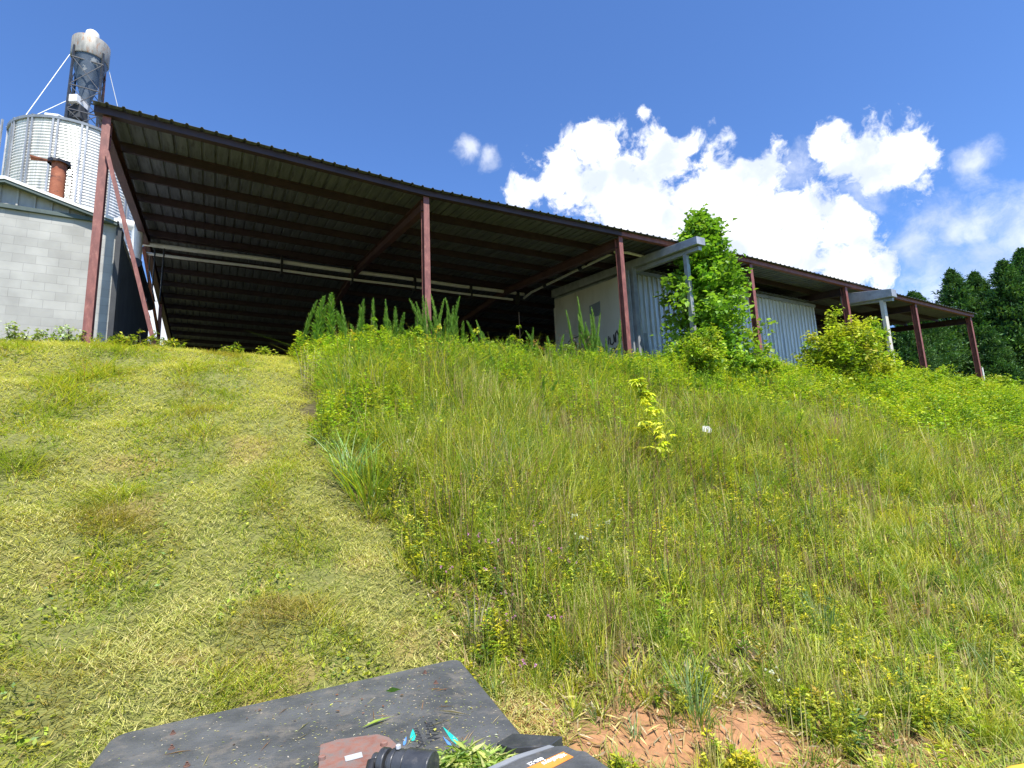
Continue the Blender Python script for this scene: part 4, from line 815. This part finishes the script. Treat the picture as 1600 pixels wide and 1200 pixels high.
# bluish arching grass clumps and straw clumps (individuals)
def clump(name, uv, label, H, n, cols, spread, lean, curve, w=.009, cat='grass clump', group=None):
    q = hit(*uv); o = Veg(); r = np.sqrt(rnd(n))*spread; t = rnd(n, 0, 6.28); g0 = float(ground_z(*q)); x, y = q[0]+r*np.cos(t), q[1]+r*np.sin(t)
    P = np.stack([x-q[0], y-q[1], ground_z(x, y)-g0-.02], 1); o.blades(P, rnd(n, .55, 1.1)*H, np.full(n, w), t+rng.normal(0, .5, n), rnd(n, 0, 1)*lean, rnd(n, .3, 1)*curve, palette(n, cols))
    ob = o.build(name); ob.location = (q[0], q[1], g0); tag(ob, label, cat, group)
clump('grass_clump', (578, 770), 'arching green grass clump at the lower corner of the uncut edge', .75, 110, [MG, (.24, .36, .05), YG], .22, .8, .6, .016)
clump('grass_clump', (545, 745), 'pale blue green drooping grass clump beside the mown edge', .8, 46, [(.36, .46, .28), (.28, .42, .14)], .18, .5, .8, .013)
clump('grass_clump', (1090, 1130), 'pale blue green grass tuft at the edge of the bare orange clay', .42, 90, [(.22, .34, .14), BLG, YG], .10, .6, .5, .007)
clump('grass_clump', (1360, 930), 'dark green arching grass clump on the right of the bank', .5, 150, [MG, DG, YG], .16, .7, .6, .009)
clump('grass_clump', (1290, 1000), 'tall bluish grass tuft in the lower right of the bank', .5, 110, [BLG, MG], .1, .3, .3, .007)
clump('dry_grass_clump', (490, 600), 'bleached straw clump at the top corner of the uncut edge', .8, 110, [(.55, .46, .34), STR], .22, .15, .15, .012, 'dry grass')
clump('dry_grass_clump', (742, 1010), 'bent pale straw stems standing right above the black deck corner', .55, 26, [(.58, .50, .32)], .05, .3, .15, .009, 'dry grass')
clump('dry_grass_clump', (775, 760), 'reddish brown dry grass tuft in the middle of the bank', .7, 120, [(.36, .21, .15), (.42, .30, .18)], .16, .15, .12, .007, 'dry grass')
clump('dry_grass_clump', (1255, 590), 'bleached dry grass at the foot of the corrugated wall', .7, 420, [(.52, .44, .28), STR], .9, .3, .3, .02, 'dry grass')
clump('dry_grass_clump', (1045, 560), 'pale dry grass between the corner post and the tall tree', .9, 160, [(.52, .42, .28), STR], .4, .5, .5, .016, 'dry grass')
clump('dry_grass_clump', (960, 1000), 'dark brown dry stems in the lower middle of the bank', .5, 40, [(.20, .11, .07), BRN], .10, .12, .05, .006, 'dry grass')
clump('dry_grass_clump', (1345, 800), 'pinkish dry stalks on the right of the bank', .6, 40, [(.36, .24, .17)], .15, .2, .1, .009, 'dry grass')

# wild flowers
def flowers():
    def proto(name, col, lab, g, nfl):
        root = empty(name, (0, 0, -50), lab, 'flower', g); s = Veg(); v = Veg(); H = 1.; n = nfl
        t = np.stack([rng.normal(0, .10, n), rng.normal(0, .10, n), rnd(n, .8, 1.)], 1); b = np.zeros((n, 3)); s.sticks(b, t, np.full(n, .004), np.full(n, .003), palette(n, [MG]))
        s.leaves(t*rnd(n, .2, .8)[:, None], unit(rng.normal(0, 1, (n, 3))), np.full(n, .14), .3, palette(n, [MG])); s.build('stems', LEAF, root)
        for q in t:
            m = 26; D = unit(rng.normal(0, 1, (m, 3))+np.array([0, 0, .4])); v.leaves(np.tile(q, (m, 1)), D, rnd(m, .025, .045), .5, palette(m, [col]))
        v.build('blossoms', LEAF, root); return root
    pk = proto('pink_flower', (.62, .33, .55), 'small cluster of pink clover like flowers standing in the tall grass', 'pink flowers in the grass', 4)
    wh = proto('white_flower', (.80, .80, .76), 'small cluster of white daisy like flowers standing in the tall grass', 'white flowers in the grass', 6)
    def place(src, pts, h):
        for i, (u, v_) in enumerate(pts):
            q = hit(u, v_+int(h*110)); s_ = random.uniform(.8, 1.15); loc = (q[0], q[1], float(ground_z(*q)))
            if i == 0: src.location = loc; src.scale = (h,)*3
            else: cp(src, loc, random.uniform(0, 6.28), h*s_)
    place(pk, [(870, 1000), (760, 860), (745, 850), (842, 835), (868, 880), (895, 890), (765, 902), (793, 940), (800, 985), (825, 1085), (700, 912), (882, 878), (795, 870)], .42)
    place(wh, [(948, 822), (898, 812), (915, 855), (960, 770), (640, 690), (655, 683), (680, 676), (1217, 1075), (1175, 805), (1205, 808), (618, 700)], .42)
flowers()
q = hit(1107, 712)
MB().add([(-.10, -.02, .0), (.0, -.05, .03), (.11, -.03, .0), (.12, .05, .05), (.02, .06, .10), (-.09, .07, .06)], [(0, 1, 4, 5), (1, 2, 3, 4)]).build('paper_scrap', PAPER)
o = bpy.data.objects['paper_scrap']; o.location = (q[0], q[1], float(ground_z(*q))+.48); o.rotation_euler = (1.0, .2, .3); o.modifiers.new('s', 'SOLIDIFY').thickness = .003; tag(o, 'crumpled white scrap of litter caught in the grass right of the yellow sapling', 'litter')
# white-leaved weeds at the foot of the block wall
for i, (a, b, H, lb) in enumerate(((-2.6, 13.75, .42, 'silvery leaved weed patch at the foot of the left shed post'), (-3.5, 14.0, .38, 'pale silvery weeds at the foot of the block wall'), (-1.75, 13.9, .40, 'small green weed patch at the foot of the dark side wall'), (-1.35, 13.6, .55, 'small fern like plant with yellow flowers right of the left shed post'), (-.9, 13.4, .3, 'low green weed at the foot of the diagonal brace'), (.35, 13.5, .3, 'small leafy weed alone on the mown crest against the dark shed'), (1.0, 13.5, .25, 'low weed left of the tall leaning weed on the crest'))):
    cols = [(.50, .55, .42), (.34, .44, .20), MG] if i < 2 else [MG, YG, DG]
    shrub('weed_patch', G(a, b), lb, H, 1.0 if i < 2 else .6, 10, 520 if i < 3 else 260, .085, cols, [3, 2, 2], cat='weed')

# ------------------------------------------------------------------ conifers
def conifer_mesh(name, H, W, seed):
    v = Veg(); n = 620; t = rnd(n, .03, 1)**.85; z = t*H; rad = (W*.5)*(1-t)**.85*rnd(n, .55, 1.25)+.03; az = np.arange(n)*2.4+rnd(n, -.5, .5)
    b = np.stack([np.zeros(n), np.zeros(n), z], 1); e = np.stack([np.cos(az)*rad, np.sin(az)*rad, z+rad*rnd(n, .05, .55)], 1)
    m = 24000; i = rng.integers(0, n, m); f = 1-.55*rnd(m)**1.4; P = b[i]+(e[i]-b[i])*f[:, None]+rng.normal(0, .13, (m, 3))*(.4+rad[i])[:, None]**.5
    D = unit((e-b)[i]*.9/np.linalg.norm((e-b)[i], axis=1)[:, None]+rng.normal(0, .5, (m, 3))+np.array([0, 0, .35])); pc = palette(n, [(.045, .11, .034), (.075, .165, .045), (.13, .24, .065)], [3, 3, 2], .1)[i]
    v.leaves(P, D, rnd(m, .22, .55)*(1.15-.55*t[i]), .36, np.clip(pc*rng.normal(1, .18, (m, 1)), .003, .9), .15, .1)
    return v
def conifers():
    kinds = []
    for i, (H, W) in enumerate(((13.5, 8.6), (12.2, 8.0), (14.5, 9.2))):
        root = empty('conifer_tree', (0, 0, 0), 'x', 'tree', 'row of dark conifers behind the shed'); conifer_mesh('crown', H, W, i).build('crown', NEEDLE, root)
        MB().tube([(0, 0, -.2), (0, 0, H*.9)], .2, 8, r1=.03).build('trunk', BARK, root); kinds.append(root)
    lab = 'dark evergreen conifer in the dense row beyond the right end of the shed'
    spots = [(20, 49, 0, .95), (23.5, 48, 2, .8), (26.5, 46, 1, .8), (29, 44.5, 0, .7), (33, 44, 1, .75), (36.5, 46.5, 2, .8), (27.5, 50.5, 0, .93), (31.0, 50.5, 1, .96), (34.4, 50, 1, .92), (38.0, 49, 1, 1.02), (36.2, 53, 0, 1.0), (41.2, 48, 0, 1.05), (44.2, 46, 1, 1.15), (47.5, 46, 2, 1.08), (51, 44, 2, 1.12), (46, 51, 0, 1.1), (54, 42, 2, 1.1), (57, 40, 1, 1.3), (24, 52, 1, .8), (50, 50, 2, 1.15), (60.5, 38, 2, 1.2),
             (39.5, 43.5, 1, .62), (43.5, 41.5, 1, .66), (48, 39.5, 1, .7), (52, 37, 0, .7), (31, 46.5, 1, .55), (35, 45.2, 0, .55)]
    used = set()
    for j, (x, y, k, s_) in enumerate(spots):
        z = float(ground_z(x, y))-.2; rz_ = j*1.7
        if k not in used: used.add(k); o = kinds[k]; o.location = (x, y, z); o.scale = (s_,)*3; o.rotation_euler = (0, 0, rz_)
        else: o = cp(kinds[k], (x, y, z), rz_, s_)
        o['label'] = lab
conifers()

# ------------------------------------------------------------------ brush cutter deck (attachment in front of the machine)
def deck():
    Z = -1.20; c0 = np.array([-.9, 2.7]); root = empty('brush_cutter', (c0[0], c0[1], Z-.4), 'black brush cutter deck littered with clippings, at the bottom of the view', 'mower attachment')
    off = (c0[0], c0[1], Z-.4)
    def rounded(pts, rad, n=6):
        out = []
        for i in range(len(pts)):
            p0, p, p1 = (Vector((*pts[i-1], 0)), Vector((*pts[i], 0)), Vector((*pts[(i+1) % len(pts)], 0)))
            d0 = (p0-p).normalized(); d1 = (p1-p).normalized(); a_ = p+d0*rad; b_ = p+d1*rad
            for k in range(n+1):
                t = k/n; out.append(tuple((a_*(1-t)**2+p*2*t*(1-t)+b_*t*t))[:2])
        return out
    o2 = rounded([(-2.10, 2.985), (-.44, 3.955), (.38, 1.72), (-1.62, 1.70)], .07)
    ctr = Vector((-.9, 2.7)); m = MB(); n = len(o2)
    prof = ((0, -.30), (0, -.03), (.010, -.010), (.03, 0))
    vs = []
    for ins, dz_ in prof:
        for p in o2:
            v = Vector(p); d = (ctr-v).normalized(); q = v+d*ins; vs.append((q.x, q.y, Z+dz_))
    m.add(vs, [(i*n+k, i*n+(k+1) % n, (i+1)*n+(k+1) % n, (i+1)*n+k) for i in range(3) for k in range(n)] + [tuple(range(3*n, 4*n))])
    m.build('deck_plate', DECK, root, off=off)
    def px(u, v, h=0.): d = ray(u, v); t = (Z+h)/d[2]; return Vector((d[0]*t, d[1]*t, Z+h))
    for u, v in ((270, 1147), (268, 1170), (664, 1052), (681, 1068), (292, 1197)):
        p = px(u, v); MB().lathe([(.014, 0), (.014, .003), (.008, .004), (.008, .012)], tuple(p), 16).lathe([(.0, .010), (.006, .018)], tuple(p), 6, caps=False).build('bolt', BOLT, root, smooth=False, off=off)
    # rusty gearbox plate
    g = [px(u, v) for u, v in ((497, 1210), (500, 1172), (530, 1163), (590, 1155), (608, 1160), (640, 1190), (650, 1215))]
    m = MB(); m.prism([(p.x, p.y, Z+.002) for p in g][::-1], (0, 0, .022)); gp = m.build('gearbox_plate', RUSTP, root, bevel=.004, off=off)
    for u, v in ((503, 1188), (600, 1166)):
        p = px(u, v, .02); MB().lathe([(.016, 0), (.016, .018), (.011, .021)], tuple(p), 12).build('bolt', RUSTP, gp, off=off)
    t0 = [px(u, v, .026) for u, v in ((540, 1190), (567, 1183), (565, 1175), (538, 1182))]
    MB().prism([tuple(p) for p in t0], (0, 0, .001)).build('data_tag', TAGM, gp, off=off)
    # hydraulic motor: horizontal cylinder stack
    p = px(596, 1190, .07); q = px(700, 1205, .07); ax = (q-p).normalized(); L = (q-p).length
    m = MB()
    def ring(t0, t1, r, rr=.0): m.tube([p+ax*L*t0, p+ax*L*(t0+.02), p+ax*L*(t1-.02), p+ax*L*t1], r, 28)
    ring(-.12, -.04, .030); ring(.0, .10, .052); ring(.12, .17, .040); ring(.17, .24, .055); ring(.24, .40, .055); ring(.40, .78, .062)
    m.build('hydraulic_motor', OILY, root, smooth=True, bevel=.004, off=off)
    b_ = p+ax*L*.30+Vector((-.01, -.0, .060)); MB().lathe([(.011, 0), (.011, .012), (.007, .014)], tuple(b_), 6).build('bolt', TAGM, root, off=off)
    MB().tube([p+Vector((-.03, -.12, -.03)), p+Vector((-.035, -.03, .01)), p+ax*.01], .018, 12).build('hose', BLACK, root, smooth=True, off=off)
    # frame arm: grey flat bar and black cover with the decal
    f = [px(u, v, .03) for u, v in ((777, 1178), (800, 1166), (880, 1171), (840, 1215), (775, 1215))]
    MB().prism([(p.x, p.y, Z+.004) for p in [px(u, v) for u, v in ((777, 1182), (802, 1166), (880, 1171), (860, 1186), (800, 1190))]][::-1], (0, 0, .05)).build('frame_bar', OILY, root, bevel=.003, off=off)
    H = .13; w = [px(u, v, H) for u, v in ((752, 1212), (815, 1183), (868, 1165), (884, 1164), (901, 1172), (915, 1173), (970, 1212))]
    ac = MB().prism([tuple(p) for p in w][::-1], (0, 0, -.14)).build('arm_cover', DECK, root, bevel=.006, off=off)
    e = [px(u, v, H+.001) for u, v in ((745, 1214), (812, 1184), (866, 1166), (858, 1164), (805, 1180), (735, 1212))]
    MB().prism([tuple(p) for p in e][::-1], (0, 0, -.05)).build('arm_edge', GALVD, root, off=off)
    dc = [px(u, v, H+.0015) for u, v in ((800, 1211), (880, 1175), (896, 1183), (840, 1212))]
    dcl = MB().prism([tuple(p) for p in dc], (0, 0, .0015)).build('decal', ORANGE, ac, off=off)
    def text(body, size, pos, xdir, mat, name, par=root, h=.0012, bold=.0):
        cu = bpy.data.curves.new(name, 'FONT'); cu.body = body; cu.size = size; cu.extrude = h/2; cu.offset = bold; cu.align_x = 'LEFT'
        tmp = bpy.data.objects.new(name, cu); COL.objects.link(tmp); dg = bpy.context.evaluated_depsgraph_get(); me = bpy.data.meshes.new_from_object(tmp.evaluated_get(dg)); bpy.data.objects.remove(tmp)
        me.materials.clear(); me.materials.append(mat); ob = bpy.data.objects.new(name, me); COL.objects.link(ob); ob.parent = par
        x = Vector(xdir).normalized(); z = Vector((0, 0, 1)); y = z.cross(x); M = Matrix((x, y, z)).transposed().to_4x4(); M.translation = Vector(pos)-Vector(off); ob.matrix_local = M; return ob
    # decal lettering, upside down as seen from the seat
    s = px(874, 1179, H+.0045); e_ = px(812, 1207, H+.0045); text('Baileys', .034, s+Vector((0, .0, 0)), e_-s, LETTER, 'lettering', ac, bold=.0008)
    s = px(846, 1183, H+.002); e_ = px(800, 1204, H+.002); text('800-22', .026, s, e_-s, LETTER, 'lettering', ac, bold=.0006)
    # star emblem on the decal
    ce = px(880, 1180, H+.0045); m = MB(); pts = [(ce.x+math.cos(k*math.pi/5)*(.016 if k % 2 == 0 else .007), ce.y+math.sin(k*math.pi/5)*(.016 if k % 2 == 0 else .007), ce.z) for k in range(10)]
    m.prism(pts, (0, 0, .001)); m.build('emblem', LETTER, ac, off=off)
    # moulded words on the deck, reading up the deck
    s = px(690, 1156, .0006); e_ = px(667, 1112, .0006); text('Water', .085, s, e_-s, MOULD, 'moulded_lettering')
    s = px(669, 1166, .0006); e_ = px(646, 1114, .0006); text('Solution', .062, s+Vector((-.012, 0, 0)), e_-s, MOULD, 'moulded_lettering')
    def drop(u0, v0, u1, v1, wd, mat):
        p, q = px(u0, v0, .0012), px(u1, v1, .0012); d = (q-p); x = Vector((-d.y, d.x, 0)).normalized()
        pts = [p, p+d*.35+x*wd*.6, p+d*.7+x*wd, p+d*.93+x*wd*.6, q, p+d*.93-x*wd*.6, p+d*.7-x*wd, p+d*.35-x*wd*.6]; MB().prism([tuple(t) for t in pts], (0, 0, .0015)).build('drop_mark', mat, root, off=off)
    drop(645, 1139, 645, 1158, .014, TEAL); drop(692, 1136, 718, 1165, .014, TEAL); drop(635, 1150, 631, 1165, .007, BLUE); drop(692, 1151, 706, 1168, .007, BLUE)
    # litter on the deck
    v = Veg(); n = 9000; P = []
    x, y = rnd(n, -2.1, .4), rnd(n, 1.75, 3.95); k = in_deck(x, y, -.04, DKI); x, y = x[k], y[k]; n = len(x)
    dd = np.exp(-(np.hypot(x+.45, y-2.95))/.6); k = rnd(n) < .22+.8*dd; x, y = x[k], y[k]; n = len(x); t = rnd(n, 0, 6.28)
    P = np.stack([x, y, np.full(n, Z+.003)], 1); D = unit(np.stack([np.cos(t), np.sin(t), rng.normal(0.03, .04, n)], 1)); L = rnd(n, .005, .02)
    v.leaves(P, D, L, rnd(n, .12, .4), palette(n, [(.50, .46, .22), (.60, .55, .40), (.36, .40, .10), (.30, .20, .12), (.22, .15, .10)], [3, 3, 2, .6, 1]), .15)
    n = 42; x, y = rnd(n, -1.6, .1), rnd(n, 2.4, 3.6); k = in_deck(x, y, -.08, DKI); x, y = x[k], y[k]; n = len(x); t = rnd(n, 0, 6.28)
    v.leaves(np.stack([x, y, np.full(n, Z+.004)], 1), unit(np.stack([np.cos(t), np.sin(t), np.full(n, .02)], 1)), rnd(n, .06, .14), .03, palette(n, [(.52, .45, .25), (.36, .20, .10)]), .1)
    n = 34; x, y = rnd(n, -1.5, 0), rnd(n, 2.5, 3.5); k = in_deck(x, y, -.1, DKI); x, y = x[k], y[k]; n = len(x); t = rnd(n, 0, 6.28)
    v.leaves(np.stack([x, y, np.full(n, Z+.006)], 1), unit(np.stack([np.cos(t), np.sin(t), np.full(n, .1)], 1)), rnd(n, .015, .032), .7, palette(n, [(.26, .13, .08), (.20, .11, .08), (.42, .44, .08)]), .3)
    o = v.build('deck_litter'); tag(o, 'dry clippings and leaf crumbs scattered over the black deck', 'debris', kind='stuff')
    # pile of fresh cuttings against the arm
    v = Veg(); n = 900; c = np.array(px(730, 1195)); x = c[0]+rng.normal(.03, .085, n); y = c[1]+rng.normal(-.07, .04, n); z = Z+.005+rnd(n, 0, .07)*np.exp(-((x-c[0])/.2)**2); t = rnd(n, 0, 6.28)
    D = unit(np.stack([np.cos(t), np.sin(t), rng.normal(.05, .25, n)], 1)); v.leaves(np.stack([x, y, z], 1), D, rnd(n, .03, .10), rnd(n, .07, .22), palette(n, [(.36, .44, .10), (.25, .36, .06), (.48, .50, .20), (.16, .26, .05)]), .2)
    o = v.build('cut_grass_pile'); tag(o, 'pile of fresh green cuttings on the deck beside the motor', 'grass cuttings', kind='stuff')
    for (u0, v0, u1, v1, wd, col, lb) in ((602, 1080, 627, 1077, .5, (.20, .36, .05), 'broad green leaf lying flat near the top edge of the black deck'), (565, 1137, 613, 1119, .16, (.36, .48, .08), 'long narrow green leaf lying on the middle of the black deck'), (712, 1182, 740, 1165, .1, (.40, .26, .12), 'curved brown twig on the pile of cuttings on the deck'), (683, 1110, 735, 1117, .05, (.50, .42, .30), 'thin pale straw lying flat right of the moulded lettering')):
        p, q = px(u0, v0, .012), px(u1, v1, .012); vv = Veg(); d = np.array(q-p); L = np.linalg.norm(d); 
        if 'twig' in lb: d[2] += .08
        vv.leaves(np.zeros((1, 3)), unit(d[None]), np.array([L]), wd, np.array([col]), .12); ob = vv.build('fallen_leaf' if 'leaf' in lb else 'fallen_twig'); ob.location = p; tag(ob, lb, 'leaf' if 'leaf' in lb else 'twig')
    # yellow machine arm, lower right
    r2 = empty('loader_arm', (1.3, 1.5, -.95), 'yellow painted machine arm edge in the lower right corner', 'machine arm')
    yp = [np.array(ray(u, v_)*(-.8/ray(u, v_)[2])) for u, v_ in ((1556, 1203), (1575, 1194), (1600, 1189), (1640, 1184), (1680, 1230), (1560, 1260))]
    MB().prism([tuple(p) for p in yp][::-1], (0, 0, -.12)).build('arm_plate', YELLOW, r2, bevel=.01, off=(1.3, 1.5, -.95))
    MB().tube([tuple(yp[4]+np.array([-.05, -.05, .0])), tuple(yp[4]+np.array([-.05, -.05, .03]))], .03, 16).build('pivot_pin', OILY, r2, off=(1.3, 1.5, -.95))
deck()
